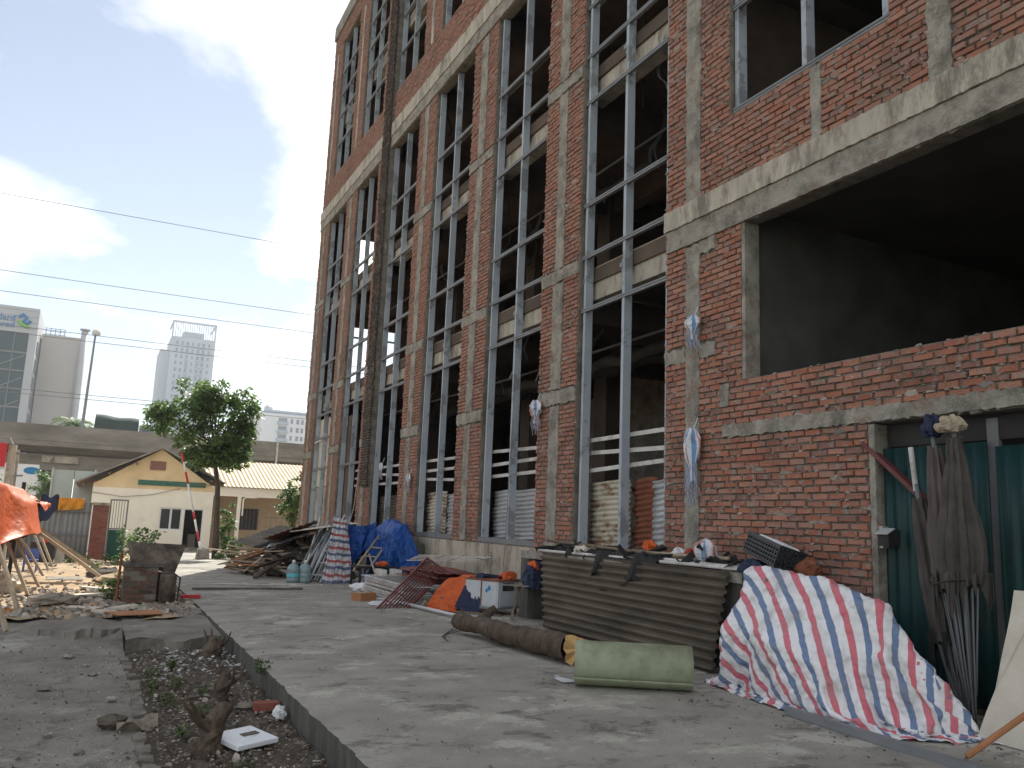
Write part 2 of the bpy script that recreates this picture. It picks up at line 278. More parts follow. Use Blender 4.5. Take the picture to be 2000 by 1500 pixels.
M['tower_win'] = mat('tower_glass', (.13,.16,.21), (.09,.12,.16), .1, .3, 0)
M['office_band'] = mat('grey_cladding', (.42,.43,.45), (.38,.39,.41), .2, .5, 0)
M['office_wall'] = mat('beige_office_wall', (.46,.43,.42), (.42,.39,.38), .1, .8, 0)
M['office_glass'] = mat('teal_curtain_glass', (.012,.04,.055), (.02,.055,.07), .12, .3, 0, spec=.25)
M['logo_blue'] = mat('logo_blue', (.01,.18,.42), (.01,.16,.38), 1, .5, 0)
M['logo_green'] = mat('logo_green', (.16,.45,.06), (.14,.4,.05), 1, .5, 0)
M['truck_green'] = mat('truck_canvas', (.045,.075,.068), (.035,.055,.05), 2, .8, .1)
M['bottle'] = mat('bottle_plastic', (.30,.42,.44), (.36,.48,.50), 5, .2, 0, spec=.6, trans=.4)
M['bottle_label'] = mat('cyan_label', (.10,.42,.52), (.12,.5,.58), 9, .5, 0)
M['carton'] = mat('carton', (.36,.17,.08), (.30,.14,.065), 5, .9, .1)
M['blue_plastic'] = mat('pale_blue_plastic', (.22,.34,.48), (.18,.28,.42), 4, .5, 0)
M['bluechair'] = mat('blue_plastic', (.10,.15,.40), (.08,.12,.32), 4, .5, 0)
M['tyre'] = mat('tyre', (.02,.02,.02), (.03,.03,.03), 8, .9, .1)
W_ = (.70, .70, .71); RD = (.56, .15, .19); BL = (.14, .20, .33)
M['stripe'] = stripe_mat('striped_tarpaulin', [(1.25,W_),(1,RD),(1.25,W_),(1,BL)], 12.5, axis=0, dirt=.5)
M['check'] = stripe_mat('checked_sack_sheet', [(1.5,W_),(1,(.45,.13,.12)),(1.2,W_),(1,(.12,.17,.27))], 5, axis=1, axis2=0, seq2=[(1,(1,1,1)),(1,(.55,.55,.62))], rep2=7, dirt=.5)
M['rag'] = stripe_mat('striped_rag', [(1.5,(.62,.63,.66)),(1,(.48,.2,.2)),(1.2,(.6,.62,.65)),(1,(.16,.28,.48))], 3, axis=0, dirt=.4)
M['ragblue'] = stripe_mat('frayed_blue_rag', [(2,(.62,.66,.70)),(2,(.13,.27,.50)),(1,(.62,.64,.66)),(.6,(.45,.2,.2))], 4, axis=0, dirt=.35)

rng = np.random.default_rng(7); random.seed(7)
def jag(a, b, n, amp): return [a+(b-a)*i/n+(random.uniform(-amp, amp) if 0 < i < n else 0) for i in range(n+1)]
# ================================================================ GROUND
def zg(Y): return 0.0 if Y < 22 else -.026*(min(Y, 42)-22)
def lump(x, y, s=1.0, k=0): return s*(math.sin(x*3.1+k)*math.cos(y*2.3+k*1.7)+.6*math.sin(x*7.3+y*5.1+k)+.4*math.cos(x*13.1-y*11.7+k*3))
m = MB()
ys = [-300, -20, 22, 26, 30, 34, 38, 42, 60, 120, 300, 900, 4000]; xs = [-3000, -400, -60, -8, 20, 60, 400, 3000]
m.add([(x, y, zg(y)-.34) for y in ys for x in xs], [(j*8+i, j*8+i+1, (j+1)*8+i+1, (j+1)*8+i) for j in range(len(ys)-1) for i in range(7)])
m.build('ground', M['land'], kind='structure')
# driveway panels on one root
EDGE = 1.57
drive = bpy.data.objects.new('driveway', None); C.objects.link(drive); WL['driveway'] = Vector((0,0,0)); drive['kind'] = 'structure'
cuts = [-3.0, 10.02, 15.9, 22.0, 30.0, 40.5]
for i in range(5):
    a, b = cuts[i]+.006, cuts[i+1]-.006
    m = MB(); ny = max(4, int((b-a)/.06)) if i < 2 else max(4, int((b-a)/.3)); x1 = 6.5 if a < 29 else 11
    def fn(u, v, a=a, b=b, x1=x1, i=i):
        y = a+(b-a)*v; e = .005*lump(y*3, 1.3)+.005*lump(y*5, 4.1) if i < 2 else .02*lump(y, 2)
        x = EDGE+e+(x1-EDGE-e)*u
        return (x, y, zg(y)-(.004 if i == 2 else 0)+.004*lump(x*.7, y*.6, 1, 2)-(.012 if u == 0 else 0))
    m.grid(fn, 24, ny); nv = len(m.v); w = 25
    # outer edge face and the joint faces
    for j in range(ny): p = m.v[j*w]; q = m.v[(j+1)*w]; m.add([p, q, (q[0]+.01, q[1], q[2]-.32), (p[0]+.01, p[1], p[2]-.32)], [(0, 1, 2, 3)])
    for jj in (0, ny):
        for k in range(24): p = m.v[jj*w+k]; q = m.v[jj*w+k+1]; m.add([p, q, (q[0], q[1], q[2]-.3), (p[0], p[1], p[2]-.3)], [(0, 1, 2, 3)])
    o = m.build('slab', M['slab'], drive); o.data.materials.append(M['slab_edge'])
    n0 = 24*ny
    for k, p in enumerate(o.data.polygons):
        if k >= n0: p.material_index = 1
for x0, y0, x1, y1 in ((1.75,10.9,3.4,12.6),(3.6,7.6,4.2,9.6),(1.6,8.2,2.6,9.0),(2.4,13.2,4.2,14.2)):
    n = 26; m = MB(); pts = []; ox = oy = 0
    for i in range(n+1): ox = ox*.8+random.uniform(-.05,.05); oy = oy*.8+random.uniform(-.05,.05); pts.append((x0+(x1-x0)*i/n+ox, y0+(y1-y0)*i/n+oy))
    for (xa, ya), (xb, yb) in zip(pts, pts[1:]):
        d = Vector((xb-xa, yb-ya, 0)).normalized(); w = random.uniform(.0008,.003); nx, ny_ = -d.y*w, d.x*w; zf_ = lambda x, y: .0045+.004*lump(x*.7, y*.6, 1, 2)
        m.add([(xa-nx,ya-ny_,zf_(xa,ya)),(xb-nx,yb-ny_,zf_(xb,yb)),(xb+nx,yb+ny_,zf_(xb,yb)),(xa+nx,ya+ny_,zf_(xa,ya))], [(0,1,2,3)])
    m.build('crack', M['slab_edge'], drive)
# drain channel across the drive
m = MB(); m.prism([(16.0+x, z) for x, z in ((0,.004),(.02,.035),(.14,.03),(.17,.004))], 1.75, 3.7, 'x'); m.build('channel_kerb', M['slab_edge'], drive)
# lower yard
def yz(x, y):
    b = -.215 if y < 10.6 else -.215+.17*min(1, (y-10.6)/1.7)
    return b+.006*lump(x*1.3, y*1.1, 1, 1)+.003*lump(x*5, y*5)
m = MB(); m.grid(lambda u, v: (-9+9.5*u, -3+14.9*v+(.35*math.sin(u*23)+.25*math.sin(u*51+1) if v == 1 else 0), yz(-9+9.5*u, -3+14.9*v)), 90, 120)
m.build('yard', M['yard'], smooth=True, kind='structure')
m = MB(); m.grid(lambda u, v: (.5+1.06*u, 10.55+2.9*v+(.12*math.sin(u*9) if v == 0 else 0), -.075+.05*v+.01*lump(u*3, v*4)), 14, 30)
for k in range(14): p = m.v[k]; q = m.v[k+1]; m.add([p, q, (q[0], q[1]+.02, -.35), (p[0], p[1]+.02, -.35)], [(0,1,2,3)])
m.build('apron', M['yard'], smooth=True, kind='structure')
# broken lip of the old slab
m = MB(); n = 150
top = [(-2.2+2.75*i/n, 11.5+.16*math.sin(i*.09)+.05*math.sin(i*.31)+.03*math.sin(i*.83)+random.uniform(-.012,.012)) for i in range(n+1)]
for i in range(n):
    (xa, ya), (xb, yb) = top[i], top[i+1]; za = -.06+.015*math.sin(i*.21)-.05*max(0, -xa); zb = -.06+.015*math.sin((i+1)*.21)-.05*max(0, -xb)
    m.add([(xa,ya,za),(xb,yb,zb),(xb,yb+1.2,zb+.01),(xa,ya+1.2,za+.01),(xa,ya-.22,-.3),(xb,yb-.22,-.3)], [(0,1,2,3),(4,5,1,0)])
m.build('slab_lip', M['yard'], kind='structure')
# planting bed
m = MB(); m.grid(lambda u, v: (.5+1.1*u, 1+9.75*v, -.225+.035*lump(u*3, v*21, 1, 3)*math.sin(math.pi*u)+.02*lump(u*9, v*60)), 26, 160); m.build('planting_bed', M['soil'], smooth=True, kind='structure')
# dirt lot
def lot_z(x, y): return zg(y)-.05+.025*lump(x*1.1, y*.8, 1, 5)+.012*lump(x*4, y*3.5)
m = MB(); m.grid(lambda u, v: (-14+15.58*u, 12.35+18.2*v+(.15*math.sin(u*31)+.1*math.sin(u*71) if v == 0 else 0), lot_z(-14+15.58*u, 12.35+18.2*v)), 110, 120)
m.build('dirt_lot', M['sand'], smooth=True, kind='structure')
m = MB(); m.grid(lambda u, v: (-20+40*u, 30.4+28*v, zg(30.4+28*v)-.06), 8, 8); m.build('forecourt', M['sand'], kind='structure')

M['smear'] = mat('smeared_mortar', (.34,.30,.26), (.22,.19,.165), 6, .95, .6, 50, island=.4)
# ================================================================ BUILDING
FX = 6.5; BAY = [(8.68+3.5*k, 8.68+3.5*k+2.27) for k in range(6)]; YEND = 29.75; ROOF = 20.0; Y0 = -2.0
bld = thing('unfinished_building', (FX, 14, 0), 'unfinished red brick building with empty window bays and grey steel mullions', 'building')
SILL = 1.02; HEAD = 11.72; BAND = (11.72, 12.45); WLO, WHI = 13.42, 18.75
open_ = []                                     # y0, y1, z0, z1
for a, b in BAY: open_ += [(a, b, SILL, HEAD), (a, b, WLO, WHI)]
open_ += [(1.6, 7.22, 3.12, 5.0), (2.2, 5.51, 0, 2.46), (5.12, 7.42, 6.46, 8.7), (1.0, 4.0, 6.46, 8.7), (5.12, 7.42, 10.0, 12.2)]
def inside(y, z, L): return any(a < y < b and c < z < d for a, b, c, d in L)
Yb = sorted({Y0, YEND, *[v for o in open_ for v in o[:2]]}); Zb = sorted({-.3, ROOF, *[v for o in open_ for v in o[2:]]})
m = MB(); XA, XB = FX+.022, FX+.21
sol = lambda i, j: 0 <= i < len(Yb)-1 and 0 <= j < len(Zb)-1 and not inside((Yb[i]+Yb[i+1])/2, (Zb[j]+Zb[j+1])/2, open_)
for i in range(len(Yb)-1):
    for j in range(len(Zb)-1):
        if not sol(i, j): continue
        y0, y1, z0, z1 = Yb[i], Yb[i+1], Zb[j], Zb[j+1]
        m.add([(XA,y0,z0),(XA,y1,z0),(XA,y1,z1),(XA,y0,z1)], [(0,3,2,1)]); m.add([(XB,y0,z0),(XB,y1,z0),(XB,y1,z1),(XB,y0,z1)], [(0,1,2,3)])
        for di, dj, q in ((-1,0,[(XA,y0,z0),(XB,y0,z0),(XB,y0,z1),(XA,y0,z1)]),(1,0,[(XA,y1,z0),(XA,y1,z1),(XB,y1,z1),(XB,y1,z0)]),(0,-1,[(XA,y0,z0),(XA,y1,z0),(XB,y1,z0),(XB,y0,z0)]),(0,1,[(XA,y0,z1),(XB,y0,z1),(XB,y1,z1),(XA,y1,z1)])):
            if not sol(i+di, j+dj): m.add(q, [(0,1,2,3)])
wall = m.build('facade_wall', M['mortar'], bld)
# concrete columns and bands showing through the brickwork, ragged edges
excl = list(open_)
def patch(y0, y1, z0, z1, mt='concrete', amp=.025, proud=.012, name='concrete_strip', ex=True):
    n = max(3, int((z1-z0)/.04)); k = max(3, int((y1-y0)/.04)); L = []; amp *= .6
    L += [(a+random.uniform(-amp, amp), z) for z, a in zip(jag(z0, z1, n, .02), [y0]*(n+1))]
    L += [(y, z1+random.uniform(-amp, amp)) for y in jag(y0, y1, k, .02)[1:-1]]
    L += [(y1+random.uniform(-amp, amp), z) for z in jag(z1, z0, n, .02)]
    L += [(y, z0+random.uniform(-amp, amp)) for y in jag(y1, y0, k, .02)[1:-1]]
    MB().prism(L, FX-proud, FX+.03, 'x').build(name, M[mt], bld)
    if ex: excl.append((y0+.01, y1-.01, z0, z1))
patch(7.98, 8.24, 0, 4.98); patch(7.96, 8.25, 5.58, 11.6); patch(4.46, 4.70, 5.58, 11.6); patch(5.98, 6.12, 5.58, 6.42, amp=.03)
patch(7.68, 7.97, 3.48, 3.66, amp=.035); patch(8.25, 8.67, 3.48, 3.66, amp=.035); patch(7.45, 7.6, 2.84, 3.1)
patch(7.70, 7.97, 4.82, 4.99, amp=.04)
# lintel over the green door and the big beam
patch(0, 7.55, 2.47, 2.62, 'concrete', .02, .02, 'lintel')
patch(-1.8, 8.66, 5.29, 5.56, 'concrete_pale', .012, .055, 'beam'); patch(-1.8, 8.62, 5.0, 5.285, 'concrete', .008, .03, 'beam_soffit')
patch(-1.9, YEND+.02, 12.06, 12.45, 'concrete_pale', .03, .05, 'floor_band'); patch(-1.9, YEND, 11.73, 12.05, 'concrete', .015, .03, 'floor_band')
patch(-1.9, YEND+.03, 19.45, ROOF+.02, 'concrete', .01, .06, 'parapet')
piers = [(BAY[k][1], BAY[k+1][0]) for k in range(5)]+[(BAY[5][1], YEND)]
for k, (a, b) in enumerate(piers):
    c = (a+b)/2+.02; w = .17
    for z0, z1 in ((SILL, 3.28), (3.54, 5.33), (5.57, 8.72), (8.96, 11.7)):
        patch(c-w+random.uniform(0,.05), c+w-random.uniform(0,.05), z0, z1-.01, 'concrete', .03)
    for z0, z1 in ((3.3, 3.52), (5.35, 5.56), (8.74, 8.94)): patch(a+.02, b-.02, z0, z1, 'concrete', .03)
    patch(c-.08, c+.08, 13.4, 18.6, 'concrete_pale', .02)
# plinth
MB().box((FX-.03, 8.7, -.3), (FX+.2, YEND, SILL-.02)).build('plinth', M['plinth'], bld); excl.append((8.6, YEND+1, -1, SILL-.02))
# bricks
def fill(y0, y1, z0, z1, ex, course=.0725, bl=.222):
    out = []; k = 0; z = z0
    while z < z1-.04:
        zm = z+course/2; iv = [(y0, y1)]
        for a, b, c, d in ex:
            if c-.02 < zm < d+.02:
                nv = []
                for p, q in iv:
                    if b <= p or a >= q: nv.append((p, q)); continue
                    if a > p: nv.append((p, a))
                    if b < q: nv.append((b, q))
                iv = nv
        off = (k % 2)*bl*.5+random.uniform(-.03, .03)
        for p, q in iv:
            y = math.floor((p-off)/bl)*bl+off
            while y < q:
                a = max(p, y); b = min(q, y+bl)
                if b-a > .05: out.append(((a+b)/2, zm, b-a-.014-random.uniform(0, .008), course-.013-random.uniform(0, .006)))
                y += bl
        z += course; k += 1
    return out
allb = [b for b in fill(3.2, YEND, 0, 19.4, excl) if b[1] < 4.2+.76*b[0]]
dark = [b for b in allb if piers[3][0] < b[0] < piers[3][0]+.62 and b[1] > 2.2]
ds = set(map(id, dark)); allb = [b for b in allb if id(b) not in ds]
allb.sort(key=lambda b: b[0]**2+FX**2+(b[1]-1.4)**2)
near = [b for b in allb if not (b[0] < 6.9 and b[1] < .75)][:300]; ns = set(map(id, near)); rest = [b for b in allb if id(b) not in ns]
def unit_bricks():
    L = []
    for s in range(6):
        r = random.Random(s); j = lambda a: r.uniform(-a, a)
        v = []
        for x, k in ((1, .5), (0, .5), (-.35, .46)):
            for sy, sz in ((-1,-1),(1,-1),(1,1),(-1,1)): v.append((x+(j(.1) if x < 0 else 0), sy*k+j(.012), sz*k*(1 if x >= 0 else .94)+j(.04)))
        f = [(8,11,10,9)]
        for b in (0, 4): f += [(b+k, b+4+k, b+4+(k+1) % 4, b+(k+1) % 4) for k in range(4)]
        me = bpy.data.meshes.new('brick'); me.from_pydata(v, [], f); me.materials.append(M['brick']); L.append((me, np.array(v), f))
    return L
UB = unit_bricks()
for y, z, l, h in near:
    o = link('brick', random.choice(UB)[0], (FX+.008+random.uniform(-.011, .008), y+random.uniform(-.006,.006), z+random.uniform(-.004,.004)), wall)
    o.scale = (.024, l*random.uniform(.95,1), h*random.uniform(.93,1.03)); o.rotation_euler = (R(random.uniform(-1.8, 1.8)), 0, R(random.uniform(-1.5, 1.5)))
def brick_mass(L, name, mt, parent, x0=FX+.008, jit=.010, dep=.024):
    V = []; F = []; n = 0
    for y, z, l, h in L:
        _, v, f = random.choice(UB); a = R(random.uniform(-1.2, 1.2)); q = v*np.array((dep, l, h)); c, s = math.cos(a), math.sin(a)
        V.append(np.stack([q[:,0]+x0+random.uniform(-jit, jit), y+q[:,1]*c-q[:,2]*s, z+q[:,1]*s+q[:,2]*c], 1)); F += [tuple(i+n for i in g) for g in f]; n += 12
    me = bpy.data.meshes.new(name); V = np.concatenate(V); c = Vector((x0, V[:,1].mean(), 0)); me.from_pydata((V-np.array(c)).tolist(), [], F); me.materials.append(mt)
    return tag(link(name, me, c, parent), kind='stuff')
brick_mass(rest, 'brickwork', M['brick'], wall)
m = MB(); r = random.Random(77)      # squeezed mortar and smears left on the brick faces
for i in range(5200):
    y = 3.4+13.5*r.random()**1.3; z = r.random()*(3.2+.62*y)
    if inside(y, z, open_) or not inside(y, z, [(3.3, 30, .05, 11.5)]) or (y > 8.6 and z < SILL): continue
    s_ = r.uniform(.008, .034)*(1 if r.random() > .06 else 2.4); k = 6; zz = round(z/.0725)*.0725 if r.random() < .75 else z
    P_ = [(y+s_*r.uniform(.7,1.9)*math.cos(2*math.pi*q/k), zz+s_*r.uniform(.3,.8)*math.sin(2*math.pi*q/k)) for q in range(k)]; d = r.uniform(.004, .016)
    m.add([(FX+.014, a_, b_) for a_, b_ in P_]+[(FX-d+.004, y+(a_-y)*.6, zz+(b_-zz)*.6) for a_, b_ in P_], [tuple(range(2*k-1,k-1,-1))]+[(q,k+q,k+(q+1)%k,(q+1)%k) for q in range(k)])
m.build('mortar_smears', M['smear'], wall, kind='stuff')
# sooty toothed pier running up the facade
a = piers[3][0]
MB().box((FX-.1, a+.03, 2.2), (FX+.02, a+.62, 19.4)).build('sooty_pier', M['mortar'], bld)
brick_mass(fill(a, a+.65, 2.2, 19.3, []), 'sooty_brickwork', M['brick_dark'], bld, FX-.1, .012, .04)
brick_mass([(0,0,.1,.1)]+[(FX-.03, z, .13, .06) for z in np.arange(2.2, 19.3, .0725)], 'pier_return', M['brick_dark'], bld, FX, .01) if False else None
# window steelwork
def mull(y, z0, z1, w=.075, x0=.075, x1=.2): MB().box((FX+x0, y-w/2, z0), (FX+x1, y+w/2, z1)).box((FX+x0-.012, y-w/2-.006, z0+.01), (FX+x0-.002, y-w/2+.022, z1-.01)).build('mullion', M['steel'], bld)
def trans(y0, y1, z, x=.05):
    MB().box((FX+x, y0, z-.032), (FX+x+.06, y1, z-.006)).box((FX+x, y0, z+.006), (FX+x+.06, y1, z+.032)).box((FX+x+.012, y0, z-.006), (FX+x+.06, y1, z+.006)).build('transom', M['rail'], bld)
for k, (a, b) in enumerate(BAY):
    zb = SILL+.02
    for y in (a+.06, (a+b)/2-.03, b-.09): mull(y, zb, HEAD-.02); mull(y, WLO, WHI)
    for z in (4.72, 5.58, 6.47, 8.24, 9.04, 9.95): trans(a+.01, b-.01, z+random.uniform(-.03,.03))
    for z in (14.6, 15.75, 16.6, 17.5): trans(a+.01, b-.01, z)
    MB().box((FX+.03, a+.01, SILL+.005), (FX+.24, b-.01, SILL+.09)).build('sill_rail', M['rail'], bld)
    if k >= 4: [trans(a+.01, b-.01, z) for z in (2.9,)]
    if k == 5: trans(a+.01, b-.01, 3.9)
    for y in ((a+b)/2+.04, b-.02):
        for z in (5.2, 8.7): MB().box((FX+.1, y-.05, z-.1), (FX+.22, y+.03, z+.09)).box((FX+.08, y-.02, z-.03), (FX+.12, y+.05, z+.04)).build('bracket', M['rail'], bld)
    if k < 5:
        for z in (2.26, 2.48, 2.7):
            t = random.uniform(-.05, .05); MB().bar((FX+.26, a, z+t), (FX+.26, b+.2, z-t), .03, .06).build('guard_rail', M['white_paint'], bld)
    for z0, z1 in ((4.92, 5.46), (8.37, 8.93), (15.5, 16.2)):
        MB().box((FX+.26, a-.2, z0), (FX+.5, b+.2, z1)).build('spandrel_beam', M['concrete_pale'], bld)
for y in (5.2, 6.27, 7.36): mull(y, 6.47, 8.69)
trans(5.13, 7.41, 6.52); trans(5.13, 7.41, 7.9)
# frame boards closing the far ground floor bay
a, b = BAY[5]; MB().box((FX+.21, a, SILL), (FX+.235, b, 2.3)).build('infill_board', M['plinth'], bld); MB().box((FX+.212, a, 2.32), (FX+.232, b, 4.6)).build('infill_board', M['cream'], bld)
a, b = BAY[4]; MB().box((FX+.22, a+1.1, SILL), (FX+.245, b, 4.4)).build('infill_board', M['inner'], bld)
# floors, columns, walls inside
M['inner_grey'] = mat('shaded_grey_render', (.10,.098,.09), (.06,.058,.053), 1.5, .95, .2, 20)  # grey darkened so the dimness of the rooms is in the colour
for z in (5.2, 8.7, 12.2, 15.9, 19.6):
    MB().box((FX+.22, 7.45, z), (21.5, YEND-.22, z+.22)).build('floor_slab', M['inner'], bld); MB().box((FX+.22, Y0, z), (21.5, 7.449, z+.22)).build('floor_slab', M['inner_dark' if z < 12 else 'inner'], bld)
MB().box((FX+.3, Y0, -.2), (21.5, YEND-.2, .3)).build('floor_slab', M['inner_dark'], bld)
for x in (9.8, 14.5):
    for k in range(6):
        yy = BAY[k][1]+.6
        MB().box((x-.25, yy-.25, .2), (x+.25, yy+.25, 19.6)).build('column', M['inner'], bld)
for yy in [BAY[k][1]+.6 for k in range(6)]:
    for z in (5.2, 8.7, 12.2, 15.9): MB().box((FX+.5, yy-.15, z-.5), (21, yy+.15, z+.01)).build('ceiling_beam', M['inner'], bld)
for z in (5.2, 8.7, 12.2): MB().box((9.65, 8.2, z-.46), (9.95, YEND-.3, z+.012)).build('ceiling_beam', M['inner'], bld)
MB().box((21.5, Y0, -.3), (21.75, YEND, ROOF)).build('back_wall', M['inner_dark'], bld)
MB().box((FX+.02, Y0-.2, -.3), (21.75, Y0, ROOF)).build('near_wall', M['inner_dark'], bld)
# end wall with two open windows
eo = [(7.9, 10.45, 6.1, 8.5), (7.9, 8.75, 10.1, 11.75), (20.3, 21.3, 2.7, 4.6)]
xb = sorted({FX+.212, 21.5, *[v for o in eo for v in o[:2]]}); zb_ = sorted({-.3, ROOF, *[v for o in eo for v in o[2:]]})
m = MB()
for i in range(len(xb)-1):
    for j in range(len(zb_)-1):
        if not inside((xb[i]+xb[i+1])/2, (zb_[j]+zb_[j+1])/2, eo): m.box((xb[i], YEND-.21, zb_[j]), (xb[i+1], YEND-.01, zb_[j+1]))
m.build('end_wall', M['inner'], bld)
for x in (8.72, 9.6): MB().box((x-.03, YEND-.14, 6.1), (x+.03, YEND-.08, 8.5)).build('end_mullion', M['steel'], bld)
MB().box((7.9, YEND-.15, 7.9), (10.45, YEND-.09, 7.96)).build('end_transom', M['steel'], bld)
# rooms behind the large opening
MB().box((FX+.21, 7.24, .3), (12, 7.44, 5.2)).build('partition', M['inner_grey'], bld)
MB().box((12, Y0, .3), (12.2, 7.44, 5.2)).build('partition', M['inner_dark'], bld)
MB().box((FX+.22, 7.9, 5.42), (14, 8.1, 8.7)).build('partition', M['inner'], bld)
MB().box((11.5, 15.3, .3), (11.7, 19, 5.2)).build('partition', M['concrete'], bld)
MB().box((9, 22.2, 5.42), (15, 22.4, 8.7)).build('partition', M['inner'], bld)
# ducts and conduits hanging under the first ceiling
for x, y0, y1, z, r in ((8.6, 8.5, 20, 4.55, .12), (9.4, 8.5, 24, 4.7, .13), (8.7, 12, 28, 8.2, .09)):
    m = MB(); n = int((y1-y0)/.35); m.tube([(x+random.uniform(-.04,.04), y0+(y1-y0)*i/n, z-.12*abs(math.sin(i*.7))+random.uniform(-.03,.03)) for i in range(n+1)], [r*(1 if i % 2 else .86) for i in range(n+1)], 10); m.build('duct', M['inner_grey'], bld, smooth=True)
for i in range(16):
    z = random.choice((5.05, 8.55, 12.05)); y = random.uniform(8.8, 22); x = random.uniform(7.2, 9)
    MB().tube([(x, y, z), (x+.05, y+.1, z-random.uniform(.4, 1.1))], .012, 5).build('hanger_rod', M['black'], bld)
for z in (4.6, 8.1, 11.7): MB().tube([(8.0, 8.6, z), (8.0, 16, z-.06), (8.0, 26, z)], .025, 6).build('conduit', M['rail'], bld)
# reveal render of the big opening
MB().box((FX-.004, 7.16, 3.12), (FX+.212, 7.215, 4.995)).build('opening_jamb', M['concrete'], bld)
MB().box((FX+.0, 5.44, .0), (FX+.21, 5.505, 2.45)).build('door_jamb', M['concrete'], bld)
# green corrugated door
def corr(y0, y1, z0, z1, x, amp=.012, pitch=.09, vertical=True):
    if vertical: n = int((y1-y0)/pitch*8); fn = lambda u, v: (x+amp*math.sin((y0+(y1-y0)*u)/pitch*2*math.pi), y0+(y1-y0)*u, z0+(z1-z0)*v); return MB().grid(fn, n, 3)
    n = int((z1-z0)/pitch*8); return MB().grid(lambda u, v: (x+amp*math.sin((z0+(z1-z0)*v)/pitch*2*math.pi), y0+(y1-y0)*u, z0+(z1-z0)*v), 3, n)
dr = thing('sheet_metal_door', (FX+.1, 4, 0), 'dark green corrugated metal door set in the brick wall', 'door')
corr(4.42, 5.43, .06, 2.22, FX+.12, .014, .13).build('door_panel', M['green_sheet'], dr, smooth=True, solid=.004)
corr(2.3, 4.36, .06, 2.18, FX+.14, .014, .13).build('door_panel', M['green_sheet'], dr, smooth=True, solid=.004)
MB().box((FX+.16, 4.34, 0), (FX+.2, 4.44, 2.42)).build('door_post', M['rail'], dr)
MB().box((FX+.17, 2.25, 2.24), (FX+.2, 5.43, 2.44)).build('gap_shade', M['black'], dr)  # black strip standing in for the shaded gap above the door sheets
MB().box((FX+.15, 2.25, .0), (FX+.2, 5.43, .06)).build('threshold', M['slab_edge'], dr)
bx = thing('letter_box', (FX+.06, 5.36, 1.35), 'small grey metal box fixed on the green sheet door', 'letter box')
MB().box((FX+.02, 5.40, 1.30), (FX+.1, 5.47, 1.50)).build('back_plate', M['zinc'], bx); MB().prism([(FX-.05,1.32),(FX+.09,1.32),(FX+.09,1.47),(FX+.02,1.47),(FX-.05,1.43)], 5.28, 5.398, 'y').build('box_body', M['black'], bx)
MB().prism([(FX-.07,1.425),(FX+.03,1.475),(FX+.03,1.485),(FX-.07,1.435)], 5.27, 5.41, 'y').build('lid', M['zinc'], bx)
MB().bar((FX+.03, 5.58, 2.28), (FX+.06, 4.95, 1.72), .09, .04).build('brown_bar', M['maroon'], label='brown steel bar slanting across the green sheet door', cat='bar')
# corrugated sheets standing in the lower windows
def wsheet(y0, y1, z1, x, mt, label, group=None):
    n = 64
    def fn(u, v):
        y = y0+(y1-y0)*u; z = SILL+.09+(z1-SILL-.09)*v; e = .03*lump(z*3, y0)*(1 if u == 1 else 0)
        return (x+.014*math.sin(z/.076*2*math.pi)+.02*u, y+e+(.02*math.sin(z*20) if u == 1 else 0), z+.015*math.sin(u*5))
    MB().grid(fn, 4, 88).build('corrugated_sheet', M[mt], smooth=True, solid=.003, label=label, cat='metal sheet', group=group)
b1, b2, b3, b4 = BAY[:4]
wsheet(b1[0]+.02, b1[0]+.62, 2.04, FX+.27, 'zinc', 'grey corrugated sheet standing in the bay beside the rusted red sheet')
wsheet(b1[0]+.56, b1[0]+1.12, 2.08, FX+.31, 'rust', 'rust red corrugated sheet standing in the window bay by the striped rags')
wsheet(b1[0]+1.14, b1[1]-.05, 2.06, FX+.28, 'zinc_rust', 'stained cream corrugated sheet standing in the bay beside the rusted red sheet')
wsheet(b2[0]+.02, b2[0]+1.25, 1.98, FX+.27, 'zinc', 'bright zinc sheet above the cart, next to the pier with the striped rag')
wsheet(b2[0]+1.2, b2[1]-.05, 1.98, FX+.3, 'zinc', 'bright zinc sheet above the cart, behind the hanging dark rope')
wsheet(b3[0]+.02, b3[0]+.95, 1.95, FX+.27, 'zinc', 'zinc sheet with torn edge in the bay beside the blue tarpaulin heap')
wsheet(b3[0]+1.02, b3[1]-.05, 2.0, FX+.29, 'zinc_rust', 'stained cream sheet standing in the bay beside the blue tarpaulin heap')
wsheet(b4[0]+.02, b4[1]-.05, 1.95, FX+.27, 'brown_sheet', 'dark grimy corrugated sheet in the bay behind the blue tarpaulin heap')
for i in range(46):      # strips of foil and wire hanging from the ceilings
    z = random.choice((5.15, 5.15, 8.65, 12.15)); k = random.randrange(4); y = random.uniform(BAY[k][0]-.2, BAY[k][1]+1.0); x = random.uniform(7.1, 9.4); l = random.uniform(.25, 1.3); a = random.uniform(0, 3.1); w = random.uniform(.01, .09)
    q = MB(); q.grid(lambda u, v: (x+w*(u-.5)*math.cos(a)+.12*l*math.sin(v*5+i), y+w*(u-.5)*math.sin(a)+.25*l*v*math.cos(i), z-l*v+.05*math.sin(v*9)), 1, 8); q.build('hanging_strip', M[('inner_grey','zinc','rail')[i % 3]], bld, solid=.004)
for k, y in enumerate((9.6, 10.6, 13.4, 16.2)):
    for z in (4.75,): MB().bar((7.2, y, z+.2), (11, y+random.uniform(-.6,.6), z+.15), .08, .05).build('ceiling_batten', M['inner_grey'], bld)
